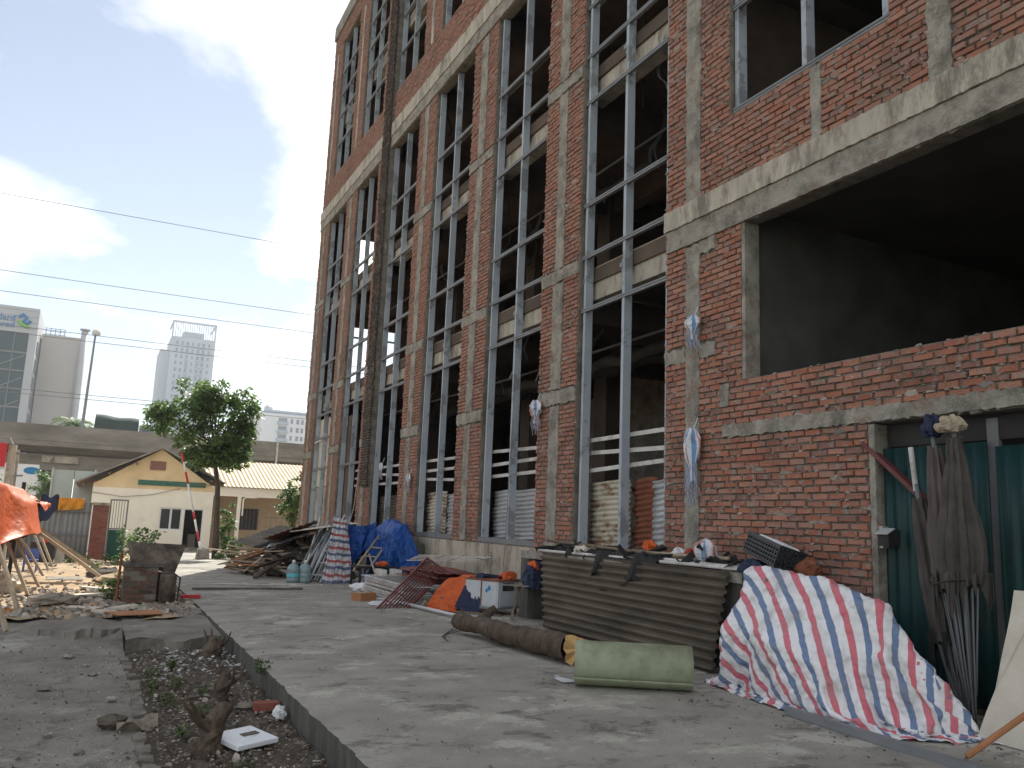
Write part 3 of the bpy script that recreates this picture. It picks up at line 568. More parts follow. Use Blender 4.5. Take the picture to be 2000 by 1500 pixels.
# rope and cables down the facade
MB().tube([(FX-.05, 13.0, 3.2), (FX-.07, 13.02, 1.8), (FX-.1, 13.05, .3)], .008, 5).build('hanging_rope', M['rail'], label='dark rope hanging down the window bay above the white cart', cat='rope')
MB().tube([(FX-.08, 22.3, 2.6), (FX-.4, 21.4, 1.6), (FX-.9, 20.2, .9)], .012, 5).build('bamboo_cane', M['wood_pale'], label='thin pale cane leaning from the scrap heap to the sooty pier', cat='pole')
m = MB(); m.tube([(FX-.05, 26.1, 3.6), (FX-.3, 26.0, 3.7), (FX-.42, 26.2, 3.62)], .03, 6); m.build('wall_spout', M['white_paint'], bld)
# ================================================================ CLOTH
def drape(o, eu, ev, nu, nv, caps, gz=0.006, steps=140, iters=8, pins=(), grav=.0016, fric=.92, seed=1, wr=.004, P0=None):
    """position-based cloth: sheet o + u*eu + v*ev falling on capsules [(p, q, r)] and the ground"""
    r = np.random.default_rng(seed); u, v = np.meshgrid(np.linspace(0,1,nu+1), np.linspace(0,1,nv+1))
    P = np.array(o)[None,None,:]+u[...,None]*np.array(eu)+v[...,None]*np.array(ev); P = (P if P0 is None else P0)+r.normal(0, wr, P.shape); Q = P.copy()
    lu = np.linalg.norm(eu)/nu; lv = np.linalg.norm(ev)/nv; ld = math.hypot(lu, lv)
    pin = [(j, i, np.array(p, float)) for j, i, p in pins]
    def con(A, B, L, k):
        a = P[A]; b = P[B]; d = b-a; n = np.linalg.norm(d, axis=-1, keepdims=True)+1e-9; c = d*((n-L)/n)*.5*k; P[A] = a+c; P[B] = b-c
    S = np.s_
    def collide(last):
        for p, q, rad in caps:
            p = np.array(p, float); q = np.array(q, float); d = q-p; t = np.clip(((P-p)@d)/(d@d+1e-9), 0, 1); c = p+t[...,None]*d; w = P-c; n = np.linalg.norm(w, axis=-1); h = n < rad
            if h.any():
                P[h] = c[h]+w[h]/(n[h][:,None]+1e-9)*rad
                if last: Q[h] += (P[h]-Q[h])*fric
        h = P[...,2] < gz
        if h.any():
            P[h, 2] = gz+r.uniform(0, .004, int(h.sum()))
            if last: Q[h] += (P[h]-Q[h])*.8
    for s in range(steps):
        V = (P-Q)*.97; Q = P.copy(); P = P+V; P[...,2] -= grav
        for it in range(iters):
            for A, B in ((S[:,0:-1:2], S[:,1::2]), (S[:,1:-1:2], S[:,2::2])):
                if P[A].shape[1] != P[B].shape[1]: A = S[:, A[1].start:A[1].start+2*P[B].shape[1]:2]
                con(A, B, lu, 1)
            for A, B in ((S[0:-1:2,:], S[1::2,:]), (S[1:-1:2,:], S[2::2,:])):
                if P[A].shape[0] != P[B].shape[0]: A = S[A[0].start:A[0].start+2*P[B].shape[0]:2, :]
                con(A, B, lv, 1)
            for a0 in (0, 1):
                nn = (nv+1-a0)//2
                con(S[a0:a0+2*nn:2, :-1], S[a0+1:a0+2*nn:2, 1:], ld, .25); con(S[a0:a0+2*nn:2, 1:], S[a0+1:a0+2*nn:2, :-1], ld, .25)
            for j, i, p in pin: P[j, i] = p
            collide(it == iters-1)
    m = MB(); m.v = [tuple(p) for p in P.reshape(-1, 3)]; w = nu+1
    m.f = [(j*w+i, j*w+i+1, (j+1)*w+i+1, (j+1)*w+i) for j in range(nv) for i in range(nu)]; m.uv = [(i/nu, j/nv) for j in range(nv+1) for i in range(nu+1)]
    return m
def drape_from(fn, nu, nv, lu, lv, caps, pins, steps, seed=3, gz=.006, grav=.0016):
    P0 = np.array([[fn(i/nu, j/nv) for i in range(nu+1)] for j in range(nv+1)], float)
    return drape((0,0,0), (lu*nu,0,0), (0,lv*nv,0), nu, nv, caps, gz=gz, steps=steps, iters=10, pins=pins, seed=seed, grav=grav, P0=P0)
def cloth(m, name, mt, crumple=1.0, **k):
    o = m.build(name, M[mt], smooth=True, **k); sd = o.modifiers.new('solid', 'SOLIDIFY'); sd.thickness = .004; sd.offset = 0
    sb = o.modifiers.new('sub', 'SUBSURF'); sb.levels = 2; sb.render_levels = 2; o.modifiers.move(1, 0)
    for k, (sz, st) in enumerate(((.28, .08*crumple), (.07, .04*crumple))):
        d = o.modifiers.new('crumple', 'DISPLACE'); d.texture = crumple_tex(sz); d.strength = st; d.mid_level = .5; d.texture_coords = 'LOCAL'; o.modifiers.move(2+k, 1+k)
    return o

# ================================================================ STRIPED COVER ON A MOTORBIKE
mb = thing('motorbike', (5.65, 5.3, 0), 'motorbike hidden under the striped tarpaulin in front of the brick wall', 'motorbike')
for y in (5.9, 5.0):
    w = MB(); n = 24; w.tube([(5.68, y+.26*math.cos(2*math.pi*i/n), .3+.26*math.sin(2*math.pi*i/n)) for i in range(n+1)], .04, 8).build('wheel', M['tyre'], mb, smooth=True)
MB().tube([(5.68,6.0,.3),(5.68,5.85,.75),(5.68,5.8,1.0)], .04, 8).build('fork', M['rail'], mb)
MB().tube([(5.52,5.85,.98),(5.68,5.8,.94),(5.84,5.85,.98)], .02, 8).build('handlebar', M['rail'], mb)
MB().tube([(5.68,5.75,.7),(5.68,5.45,.55),(5.68,5.2,.66),(5.68,4.95,.68),(5.68,4.85,.66)], [.09,.12,.12,.1,.06], 10).build('body', M['maroon'], mb, smooth=True)
caps = [((5.42,6.15,1.02),(5.8,6.05,1.12),.05), ((5.62,6.1,1.0),(5.64,5.25,.93),.1), ((5.64,5.25,.9),(5.68,4.78,.80),.11), ((5.45,6.1,.5),(5.5,5.0,.45),.16), ((5.68,6.1,.3),(5.68,4.75,.3),.25),
        ((5.35,5.7,.5),(5.3,5.0,.35),.1), ((5.68,4.78,.8),(5.86,4.18,.08),.06), ((5.5,4.8,.7),(5.55,4.25,.1),.05)]
edge = [(5.30,6.42),(5.22,6.23),(5.12,5.59),(5.08,4.85),(5.2,4.27),(5.58,4.05),(6.0,4.0)]
def along(P, t):
    L = [0]
    for a, b in zip(P, P[1:]): L.append(L[-1]+math.dist(a, b))
    d = t*L[-1]
    for k in range(len(P)-1):
        if d <= L[k+1]+1e-9: f = (d-L[k])/(L[k+1]-L[k]); return tuple(P[k][i]+(P[k+1][i]-P[k][i])*f for i in range(len(P[0])))
NU, NV = 84, 56
pins = [(0, i, (*along(edge, i/NU), .012+.006*math.sin(i*1.9))) for i in range(NU+1)]
ridge = [(5.45,6.5,1.02),(5.58,6.12,1.15),(5.62,5.5,1.03),(5.65,4.95,.95),(5.7,4.66,.88),(5.82,4.42,.55),(5.98,4.25,.3)]
jr = 33
cv = drape_from(lambda u, v: (lambda e, r: tuple((e[k]+(r[k]-e[k])*min(1, v/.6))+(((.0, 0, -.9)[k]+(.42,0,0)[k])*max(0, v-.6)/.4) for k in range(3)))((*along(edge, u), .02), along(ridge, u)), NU, NV, 2.95/NU, 2.08/NV, caps, pins, 150)
# stripes run at a slant across the sheet
cv.uv = [(u*.78+v*.40, v) for u, v in cv.uv]
cloth(cv, 'striped_tarpaulin', 'stripe', crumple=.85, label='red white and blue striped tarpaulin draped over a motorbike by the green door', cat='tarpaulin')

# ================================================================ CONCRETE TANK, LEANING SHEET, THINGS ON TOP
tk = thing('concrete_tank', (6.2, 9, 0), 'grey concrete box built against the wall behind the long corrugated sheet', 'tank')
MB().box((5.92,6.6,.88),(6.46,11.45,.985)).build('top_slab', M['concrete'], tk); MB().box((5.92,11.2,-.1),(6.46,11.45,.878)).build('end_wall', M['slab_edge'], tk)
MB().box((5.96,6.6,-.1),(6.46,10.5,.878)).build('front_wall', M['slab_edge'], tk)
ml = MB()
def shf(u, v):
    y = 10.2+.55*v-(3.5+.5*v)*u; t = .97*v; x = 5.66+.23*v; k = .022*math.sin(v*11*2*math.pi)+.012*math.sin(u*7+v*3)
    return (x-k*.97+.02*math.sin(u*4), y, .02+t+k*.35+.02*u*0)
ml.grid(shf, 24, 110).build('corrugated_sheet', M['brown_sheet'], smooth=True, solid=.004, label='long grimy brown corrugated sheet leaning on the concrete box', cat='metal sheet')
def pole(p, q, r, mt, label, cat='pole', group=None, n=8, name='pole', mid=None):
    pts = [p]+([mid] if mid else [])+[q]; return MB().tube(pts, r, n).build(name, M[mt], smooth=True, label=label, cat=cat, group=group)
GP = 'poles lying on the concrete box'
for i, (a, b, r, mt) in enumerate([((6.05,10.9,1.16),(6.2,7.4,1.06),.022,'wood'),((5.97,11.0,1.01),(6.0,8.2,1.02),.02,'white_paint'),((6.2,9.9,1.05),(5.98,6.7,1.03),.024,'white_paint'),((6.3,10.2,1.08),(6.1,7.0,1.11),.02,'wood_pale'),((6.38,9.2,1.03),(6.3,6.7,1.04),.022,'rail'),((6.12,9.4,1.03),(6.15,7.2,1.03),.026,'zinc'),((5.95,8.0,1.02),(5.97,6.65,1.02),.02,'white_paint')]):
    pole(a, b, r, mt, ('brown pole lying highest on the concrete box, over the sheets in the bay','white painted bar at the open end of the concrete box','long white bar running to the crate end of the concrete box','pale timber pole lying on the concrete box beside the striped sack','dark steel bar at the back of the concrete box','grey zinc tube in the middle of the concrete box','short white bar beside the striped tarpaulin on the concrete box')[i])
for i, (x, y, l) in enumerate([(6.06,10.3,.7),(6.02,9.45,.9),(6.0,8.6,1.2),(6.12,7.6,.8)]):
    c = drape((x-.28,y-l/2,1.25), (0,l,0), (.55,.1,0), 22, 12, [((x+.05,y-l/2,1.02),(x+.1,y+l/2,1.04),.05),((x-.02,y-l*.6,.965),(x-.02,y+l*.6,.965),.05),((x+.15,y-l,.96),(x+.15,y+l,.96),.04),((x+.3,y-l,.96),(x+.3,y+l,.96),.04),((x-.05,y-.2,1.0),(x+.2,y+.15,1.0),.09)], gz=.3, steps=80, seed=20+i)
    cloth(c, 'black_cloth', 'blackcloth', crumple=.4, label='crumpled black cloth lying over the poles on the concrete box', cat='cloth', group='black cloths on the concrete box')
def bag(c, r, mt, label, name='plastic_bag', seed=0, sq=1.0, cat='bag', group=None):
    rr = random.Random(seed); ph = [rr.uniform(0, 6) for _ in range(8)]; m = MB(); n, k = 20, 12; vs = []
    for j in range(k+1):
        t = math.pi*j/k
        for i in range(n):
            a = 2*math.pi*i/n; d = r*(1+.22*math.sin(3*a+ph[0]+t*2)+.14*math.sin(7*a+ph[1])*math.sin(t)+.12*math.sin(5*t+ph[2]+2*a)+rr.uniform(-.07,.07))
            vs.append((c[0]+d*math.sin(t)*math.cos(a), c[1]+d*math.sin(t)*math.sin(a), c[2]+max(-r*.8*sq, -d*math.cos(t)*sq)+r*.8*sq))
    m.add(vs, [(j*n+i, j*n+(i+1) % n, (j+1)*n+(i+1) % n, (j+1)*n+i) for j in range(k) for i in range(n)]); m.uv = [(i/n, j/k) for j in range(k+1) for i in range(n)]
    return m.build(name, M[mt], label=label, cat=cat, group=group)
q = MB()
for k in range(110):
    c = Vector((random.uniform(5.97,6.42), random.uniform(6.9,10.9), 0)); c.z = 1.0+random.uniform(0,.09); d = Vector((random.uniform(-.25,.25),random.uniform(-1,1),random.uniform(-.1,.15))).normalized()*random.uniform(.06,.3); q.bar(c-d, c+d, random.uniform(.02,.09), random.uniform(.006,.02), tw=random.uniform(0,3))
q.build('dark_scrap', M['blackcloth'], kind='stuff', label='jumble of dark scrap lying on the concrete box', cat='scrap')
q = MB()
for k in range(120):
    c = Vector((random.uniform(4.9,6.35), random.uniform(12.6,17.2), 0)); c.z = random.uniform(.01,.10+.3*(c.x-4.9)/1.4); d = Vector((random.uniform(-1,1),random.uniform(-1,1),random.uniform(-.3,.4))).normalized()*random.uniform(.05,.3); q.bar(c-d, c+d, random.uniform(.02,.10), random.uniform(.008,.03), tw=random.uniform(0,3))
q.build('mixed_scrap', M['litter'], kind='stuff', label='jumble of small scrap along the plinth wall', cat='scrap')
bag((6.12,7.42,1.04), .12, 'rag', 'striped plastic sack sitting on the poles beside the black crate', seed=1, sq=1.1)
bag((6.3,8.1,1.04), .1, 'paper', 'white crumpled bag among the poles on the concrete box', seed=2, sq=.7)
bag((6.35,7.9,1.04), .1, 'scrapred', 'dark red crumpled bag among the poles on the concrete box', seed=3, sq=.7)
bag((6.5,8.95,1.1), .09, 'orange', 'scrap of orange plastic on the sill before the rusted sheet', seed=4, sq=.8)
bag((6.1,9.9,1.02), .14, 'cream', 'pale crumpled sack lying on the concrete box near its open end', seed=5, sq=.4)
# things in the open end of the tank
bag((5.9,10.95,.45), .16, 'navy', 'dark sack stuffed in the open end of the concrete box', seed=6, sq=1.3, name='sack')
bag((5.85,10.92,.72), .07, 'orange', 'orange rag tucked in the open end of the concrete box', seed=7, name='rag', cat='rag')
br = thing('palm_broom', (5.65,11.1,0), 'worn palm broom standing at the open end of the concrete box', 'broom')
m = MB()
for i in range(26): a = random.uniform(-.3,.3); m.tube([(5.72+random.uniform(-.03,.03),11.08+random.uniform(-.03,.03),.5),(5.66+a*.2,11.08+a*.4,.25),(5.6+a*.3,11.08+a*.7,0)], .006, 4)
m.build('bristles', M['wood'], br); MB().tube([(5.72,11.08,.48),(5.86,11.1,.62)], .02, 6).build('handle', M['wood'], br)
MB().prism([(5.5,11.2),(5.62,10.95),(5.86,10.92),(5.9,11.1),(5.74,11.3)], .485, .5, 'z').build('grey_board', M['concrete'], label='small grey board lying on the broom by the concrete box', cat='board')
# black crate
cr_ = thing('plastic_crate', (6.2,6.4,1.0), 'black slatted plastic crate tilted on the striped tarpaulin end of the box', 'crate')
Mx = Matrix.Translation((6.12,6.38,1.09)) @ Matrix.Rotation(R(-14), 4, 'Z') @ Matrix.Rotation(R(12), 4, 'X') @ Matrix.Rotation(R(16), 4, 'Y')
def cp(name, mt, boxes):
    q = MB()
    for a, b in boxes: q.box(a, b, Mx)
    q.build(name, M[mt], cr_)
cp('base', 'plastic_black', [((-.17,-.3,0),(.17,.3,.015))])
for sx in (-1, 1):
    L = [((sx*.17-.008,-.3,z),(sx*.17+.008,.3,z+.016)) for z in (.02,.06,.10,.14,.18)]+[((sx*.17-.01,-.3+.05*i,.012),(sx*.17+.01,-.285+.05*i,.2)) for i in range(13)]; cp('side', 'plastic_black', L)
for sy in (-1, 1):
    L = [((-.17,sy*.3-.008,z),(.17,sy*.3+.008,z+.016)) for z in (.02,.06,.10,.14,.18)]+[((-.17+.048*i,sy*.3-.01,.012),(-.155+.048*i,sy*.3+.01,.2)) for i in range(8)]; cp('side', 'plastic_black', L)
cp('rim', 'plastic_black', [((-.19,-.32,.2),(-.16,.32,.225)),((.16,-.32,.2),(.19,.32,.225)),((-.16,-.32,.2),(.16,-.29,.225)),((-.16,.29,.2),(.16,.32,.225))])
q = MB(); q.box((-.13,-.22,.17),(.10,.22,.235),Mx); q.build('foam_block', M['foam'], bevel=.02, label='white foam block lying in the black crate', cat='foam')
bag((6.2,5.98,.98), .1, 'rust', 'rust coloured scrap hanging beside the black crate', seed=9, name='scrap', cat='scrap')
bag((6.0,6.5,.98), .13, 'navy', 'dark cloth bundle under the black crate', seed=10, sq=.6, name='cloth_bundle', cat='cloth')

# ================================================================ UMBRELLAS AND PANEL AT THE DOOR
def umbrella(x, y, top, label, mt, mt2, foot, wide, tie, lean=(0, 0)):
    t = thing('folded_umbrella', (x, y, 0), label, 'umbrella')
    MB().tube([(foot[0],foot[1],.0),(x+lean[0],y+lean[1],top)], .02, 8).build('pole', M['rail'], t, smooth=True)
    n = 64; prof = [(.05,top-.12),(.075,top-.3),(.09,top-.62),(wide*.82,top-.95),(wide*.74,top-1.15),(tie,top-1.28)]
    m = MB(); vs = []
    for j, (r, z) in enumerate(prof):
        f = (z/top); cx = foot[0]+(x+lean[0]-foot[0])*f; cy = foot[1]+(y+lean[1]-foot[1])*f
        for i in range(n):
            a = 2*math.pi*i/n; rr = r*(1+.24*math.cos(8*a+.25*j)+.09*math.sin(19*a+j)); vs.append((cx+rr*.8*math.cos(a), cy+rr*math.sin(a), z+.015*math.sin(5*a+j)))
    m.add(vs, [(j*n+i, j*n+(i+1) % n, (j+1)*n+(i+1) % n, (j+1)*n+i) for j in range(len(prof)-1) for i in range(n)]); o = m.build('canopy', M[mt], t, smooth=True); sb = o.modifiers.new('sub', 'SUBSURF'); sb.levels = sb.render_levels = 1; d = o.modifiers.new('crumple', 'DISPLACE'); d.texture = crumple_tex(.07); d.strength = .05; d.mid_level = .5
    m = MB(); z = top-1.3; cx = foot[0]+(x-foot[0])*z/top; cy = foot[1]+(y-foot[1])*z/top
    for i in range(18):
        a = random.uniform(0, 6.28); l = random.uniform(.08, .26); w = random.uniform(.04,.1); c, s = math.cos(a)*tie, math.sin(a)*tie*1.5
        m.add([(cx+c-w*s*3,cy+s,z+.12),(cx+c+w*.3,cy+s+w,z+.1),(cx+c*1.2+w*.5,cy+s*1.2+w*.5,z-l*.6),(cx+c*1.1,cy+s*1.1,z-l)], [(0,1,2,3)])
    m.build('skirt', M[mt2], t, solid=.003)
    m = MB()
    for i in range(9):
        a = i*.7; m.tube([(cx+tie*.6*math.cos(a),cy+tie*.8*math.sin(a),z),(foot[0]+.02*math.cos(a),foot[1]+.03*math.sin(a),.03+.25*random.random())], .006, 5)
    m.build('ribs', M['rail'], t)
    return t
umbrella(6.18, 4.40, 2.34, 'tall folded umbrella of faded grey cloth tied up against the green door', 'greycloth', 'greycloth', (6.2,4.36), .21, .13, (.0,.0))
umbrella(6.22, 4.62, 2.28, 'folded umbrella of faded mauve cloth leaning beside the grey umbrella', 'mauvecloth', 'greycloth', (6.22,4.42), .15, .10)
t = umbrella(6.3, 4.86, 1.86, 'small folded umbrella with bare white tip leaning on the green door', 'greycloth', 'blackcloth', (6.26,4.5), .13, .09)
MB().tube([(6.3,4.86,1.8),(6.33,4.92,2.18)], .022, 8).build('white_tip', M['white_paint'], t)
bag((6.17,4.42,2.26), .1, 'wood_pale', 'tan cloth tied over the top of the grey umbrella', seed=31, sq=.7, name='tied_cloth', cat='cloth')
bag((6.22,4.62,2.24), .08, 'navy', 'dark cloth tied over the top of the mauve umbrella', seed=32, sq=1.2, name='tied_cloth', cat='cloth')
m = MB(); m.tube([(6.19+.17*math.cos(a),4.45+.2*math.sin(a),1.07+.03*math.sin(2*a)) for a in np.linspace(0,6.28,25)], .008, 5); m.build('tie_cord', M['black'], label='dark cord bound round the folded umbrellas', cat='cord')
m = MB(); m.grid(lambda u, v: (5.86+.32*v+.01*math.sin(u*9), 4.1-1.3*u-(.32*v if u == 0 else 0)+.02*math.sin(v*5), 1.05*v), 12, 12); m.build('cream_panel', M['cream'], solid=.02, label='cream textured board leaning by the striped tarpaulin at the wall', cat='board')
MB().tube([(5.2,3.72,.03),(5.55,3.52,.32),(5.9,3.3,.62)], .02, 8).build('orange_pole', M['carton'], label='orange brown wooden pole propped near the cream board', cat='pole')
# steel channel on the drive
m = MB(); p, q = Vector((5.02,5.12,.0)), Vector((4.88,2.4,.0)); m.bar(p+Vector((0,0,.03)), q+Vector((0,0,.03)), .01, .056); m.bar(p+Vector((.03,0,.008)), q+Vector((.03,0,.008)), .05, .01); m.bar(p+Vector((.03,0,.056)), q+Vector((.03,0,.056)), .05, .008)
m.build('steel_channel', M['rail'], label='long grey steel channel lying on the drive before the striped tarpaulin', cat='beam')

# ================================================================ LOG, GREEN ROLL
lg = thing('log', (4.4,8.6,0), 'brown tree log with pale cut end lying on the concrete drive', 'log')
pts = [(4.24,9.95,.15),(4.3,9.7,.15),(4.36,9.3,.155),(4.36,8.8,.15),(4.42,8.3,.15),(4.5,7.9,.155),(4.52,7.55,.16)]
m = MB(); n = 18; P = [Vector(p) for p in pts]; fine = []
for i in range(len(P)-1):
    for k in range(5): fine.append(P[i].lerp(P[i+1], k/5))
fine.append(P[-1]); m.tube(fine, [.09+.05*i/len(fine)+.006*math.sin(i*.6) for i in range(len(fine))], n, cap=False)
m.v = [(x+.008*math.sin(7*y+6*z), y, max(.004, z+.008*math.sin(14*y+15*x))) for x, y, z in m.v]; m.f += [tuple(range(n-1,-1,-1))]
o = m.build('trunk', M['bark'], lg, smooth=True); sb = o.modifiers.new('sub', 'SUBSURF'); sb.levels = sb.render_levels = 1; d = o.modifiers.new('knobs', 'DISPLACE'); d.texture = crumple_tex(.07); d.strength = .04; d.mid_level = .5
m = MB(); c = Vector((4.525,7.53,.16)); r_ = [.14*(1+.16*math.sin(3*a+1)) for a in np.linspace(0,6.28,21)[:-1]]
m.add([c+Vector((.02,-.1,.01))]+[c+Vector((r_[i]*math.cos(2*math.pi*i/20),-.035+.03*math.sin(i*2.1), r_[i]*math.sin(2*math.pi*i/20))) for i in range(20)], [(0,1+i,1+(i+1)%20) for i in range(20)]); m.build('cut_end', M['cutwood'], lg, solid=.012)
MB().tube([(4.42,9.55,.2),(4.56,9.62,.29),(4.62,9.58,.34)], [.07,.055,.045], 8).build('branch_stub', M['bark'], lg, smooth=True)
MB().tube([(4.3,9.85,.2),(4.32,9.95,.3)], [.03,.012], 6).build('branch_stub', M['bark'], lg)
for i in range(3): MB().tube([(4.2,9.9-.1*i,.06),(4.05-.08*i,9.75-.12*i,.03),(3.95-.05*i,9.6-.2*i,.012)], .006, 4).build('twig', M['bark'], lg)
a, b = Vector((4.0,6.62,.2)), Vector((4.87,6.08,.2)); ax = (b-a).normalized(); sd_ = Vector((0,0,1)).cross(ax).normalized(); m = MB(); n = 56; vs = []
for j in range(13):
    p = a.lerp(b, j/12)
    for i in range(n+1):
        th = -2.55+2*math.pi*1.12*i/n; rr = .195-.022*i/n*1.1; fl = .0 if i > 3 else .05*(3-i)/3
        vs.append(p+sd_*rr*math.cos(th)*(1+fl)+Vector((0,0,1))*max(-.196, rr*math.sin(th)))
m.add(vs, [(j*(n+1)+i, j*(n+1)+i+1, (j+1)*(n+1)+i+1, (j+1)*(n+1)+i) for j in range(12) for i in range(n)]); m.build('rolled_sheet', M['rollgreen'], smooth=True, solid=.006, label='pale green plastic sheet rolled into a drum beside the log', cat='roll')
MB().prism([(3.94,6.72),(4.1,6.68),(4.02,6.95),(3.96,6.9)], .004, .012, 'z').build('white_flap', M['white_plastic'], label='white scrap of sheet under the end of the green roll', cat='scrap')
pole((3.98,6.95,.01), (3.9,6.75,.06), .004, 'white_plastic', 'thin white strip poking from under the green roll', 'strip')

# ================================================================ CART WITH ORANGE TARPAULIN
ct = thing('food_cart', (5.7,11.95,0), 'white glazed cart with a blue flame mark, half covered by an orange tarpaulin', 'cart')
Mc = Matrix.Translation((5.72,12.0,0)) @ Matrix.Rotation(R(25), 4, 'Z')
def cbx(name, mt, *bs):
    q = MB()
    for p, r in bs: q.box(p, r, Mc)
    return q.build(name, M[mt], ct)
cbx('body', 'cart', ((-.26,-.33,.12),(.26,.33,.52)))
cbx('side_panel', 'cart', ((-.268,-.30,.15),(-.262,-.02,.49)), ((-.268,.02,.15),(-.262,.30,.49)))
cbx('front_panel', 'cart', ((-.22,-.338,.14),(.22,-.332,.34)))
cbx('window', 'glass_dark', ((-.16,-.337,.36),(.12,-.333,.48)))
cbx('edge_trim', 'rust', ((-.272,-.006,.13),(-.264,.006,.51)), ((-.272,-.345,.50),(.265,.335,.525)))
cbx('chassis', 'rail', ((-.28,-.35,.09),(.28,.35,.118)))
for sx in (-.22,.22):
    for sy in (-.28,.28): q = MB(); c = Mc @ Vector((sx,sy,.045)); q.tube([c+Vector((-.015,0,0)), c+Vector((.015,0,0))], .044, 12); q.build('castor', M['tyre'], ct)
q = MB(); dr_ = [(0,.05),(.03,.0),(.022,-.03),(0,-.04),(-.022,-.03),(-.03,0)]
q.add([Mc @ Vector((-.2735,-.16+u,.40+v)) for u, v in dr_], [tuple(range(6))]); q.add([Mc @ Vector((-.2735,-.11+u*.8,.36+v*.8)) for u, v in dr_], [tuple(range(6))]); q.build('flame_mark', M['logo_blue'], ct)
cc = [((5.45,12.3,.46),(5.7,12.25,.52),.1), ((5.55,12.05,.5),(5.9,12.2,.5),.1), ((5.5,12.4,.2),(5.75,12.5,.2),.16)]
def hang(P, Q, ztop, back, name, mt, label, cat, seed, dz=0):
    (xa, ya), (xb, yb) = P, Q; ph = seed*1.7
    def fn(u, v):
        w = u if v > .99 else u+(1-u)*.5*(1-v); x, y = xa+(xb-xa)*w, ya+(yb-ya)*w; f = .06*math.sin(u*11+ph+v)*(.25+v)+.025*math.sin(u*27+v*5+ph); t = max(0, (v-.3)/.7)
        if v < .3: return (x+back[0]*(1-v/.3)+.1, y+back[1]*(1-v/.3)+.05, ztop+dz-.06*(1-v/.3)+.025*math.sin(u*9+v*9)-.03*u-.16*(1-u)**2)
        return (x+.1-.16*t**.8+f*.8, y+.05-.08*t**.8-f, max(.008, (ztop+dz-.03*u-.16*(1-u)**2)*(1-t**(1.1+.5*math.sin(u*7)))+.012*math.sin(u*22)))
    q = MB(); q.grid(fn, 30, 34); cloth(q, name, mt, crumple=.5, label=label, cat=cat)
hang((4.98,12.78), (5.36,12.18), .58, (.42,.12), 'orange_tarpaulin', 'orange', 'orange tarpaulin sheet hanging over the back end of the white cart', 'tarpaulin', 1)
hang((5.30,12.24), (5.44,11.98), .60, (.45,.14), 'navy_cloth', 'navy', 'dark blue cloth hanging beside the orange tarpaulin on the cart', 'cloth', 2, .02)
cloth(drape((5.72,11.55,.9), (.5,.3,0), (-.1,.5,0), 18, 18, [((5.85,11.85,.55),(6.0,11.95,.55),.09),((5.72,11.8,.5),(6.0,12.1,.5),.05),((5.6,11.9,.42),(5.9,12.05,.42),.1)], steps=90, seed=10), 'orange_cloth', 'orange', label='crumpled orange sheet bunched on the front corner of the cart', cat='tarpaulin')
bag((5.05,12.15,.0), .14, 'orange', 'orange plastic scrap on the ground beside the cart', seed=12, sq=.35, name='scrap', cat='scrap')
bag((4.95,12.45,.0), .1, 'orange', 'small orange rag on the ground near the bent pipe', seed=13, sq=.3, name='rag', cat='rag')
MB().tube([(4.45,13.75,.05),(4.68,13.0,.04),(4.82,11.6,.045),(4.86,11.2,.05),(4.78,10.7,.05),(4.6,10.15,.05)], .028, 8).build('steel_pipe', M['zinc'], smooth=True, label='bent grey steel pipe lying on the drive behind the log', cat='pipe')
pole((5.1,12.0,.03), (5.6,11.4,.03), .014, 'wood', 'short dark stick lying in front of the cart', 'stick')

# ================================================================ GRILLE, STACKED FRAMES, RUSTY SHEETS
gr = thing('window_grille', (4.5,13,0), 'maroon welded window grille leaning on the stacked frames', 'grille')
A, B, D_ = Vector((4.1,12.72,.0)), Vector((5.2,13.55,.74)), Vector((4.98,13.05,.36))
e1 = B-A; e2 = Vector((.32,-.18,-.22))*.9
for p, q in ((A, A+e1), (A+e2*.9+e1*.04, A+e1+e2), (A, A+e2*.9+e1*.04), (A+e1, A+e1+e2)): MB().bar(p, q, .03, .03).build('frame_bar', M['maroon'], gr)
for k in range(1, 9):
    p = A+e2*(k/9*.98); MB().bar(p+e1*.03, p+e1*.99, .016, .016).build('bar', M['maroon'], gr)
for k in range(1, 6): p = A+e1*(k/6); MB().bar(p, p+e2, .014, .014).build('cross_bar', M['maroon'], gr)
for k in range(14):
    z = .03+.022*k; y0 = 13.2+random.uniform(-.1,.1); x = 5.05+random.uniform(-.06,.06)
    t = thing('bed_rack', (x,14,z), 'flat grey bed rack in the stack beneath the rusty sheets', 'rack', 'bed racks stacked by the plinth wall')
    L = [(x-.35,y0,z),(x-.35,y0+2.2,z),(x+.75,y0+2.4,z+.01),(x+.75,y0-.05,z+.005)]
    for i in range(4): MB().bar(L[i], L[(i+1)%4], .022, .018).build('side_bar', M['white_paint' if k % 3 else 'zinc'], t)
    for s in (.25,.5,.75): MB().bar(Vector(L[0]).lerp(Vector(L[1]), s), Vector(L[3]).lerp(Vector(L[2]), s), .016, .014).build('cross_bar', M['zinc'], t)
for k in range(8):
    z = .36+.02*k; x0 = 5.25+random.uniform(-.1,.1); y0 = 13.1+random.uniform(-.2,.3); a = random.uniform(-.04,.06)
    q = MB(); q.grid(lambda u, v: (x0+.75*v, y0+1.9*u+.1*v, z+.01*math.sin(v*25)+a*v+.025*math.sin(u*3+k)), 8, 24); q.build('rusty_sheet', M['maroon' if k % 2 else 'rust'], smooth=True, solid=.004, label='rusty maroon metal sheet stacked on the steel frames by the plinth', cat='metal sheet', group='rusty sheets on the frames')
lt = thing('lattice_tray', (5.9,14.6,.62), 'white slatted metal rack lying on top of the rusty sheets', 'rack')
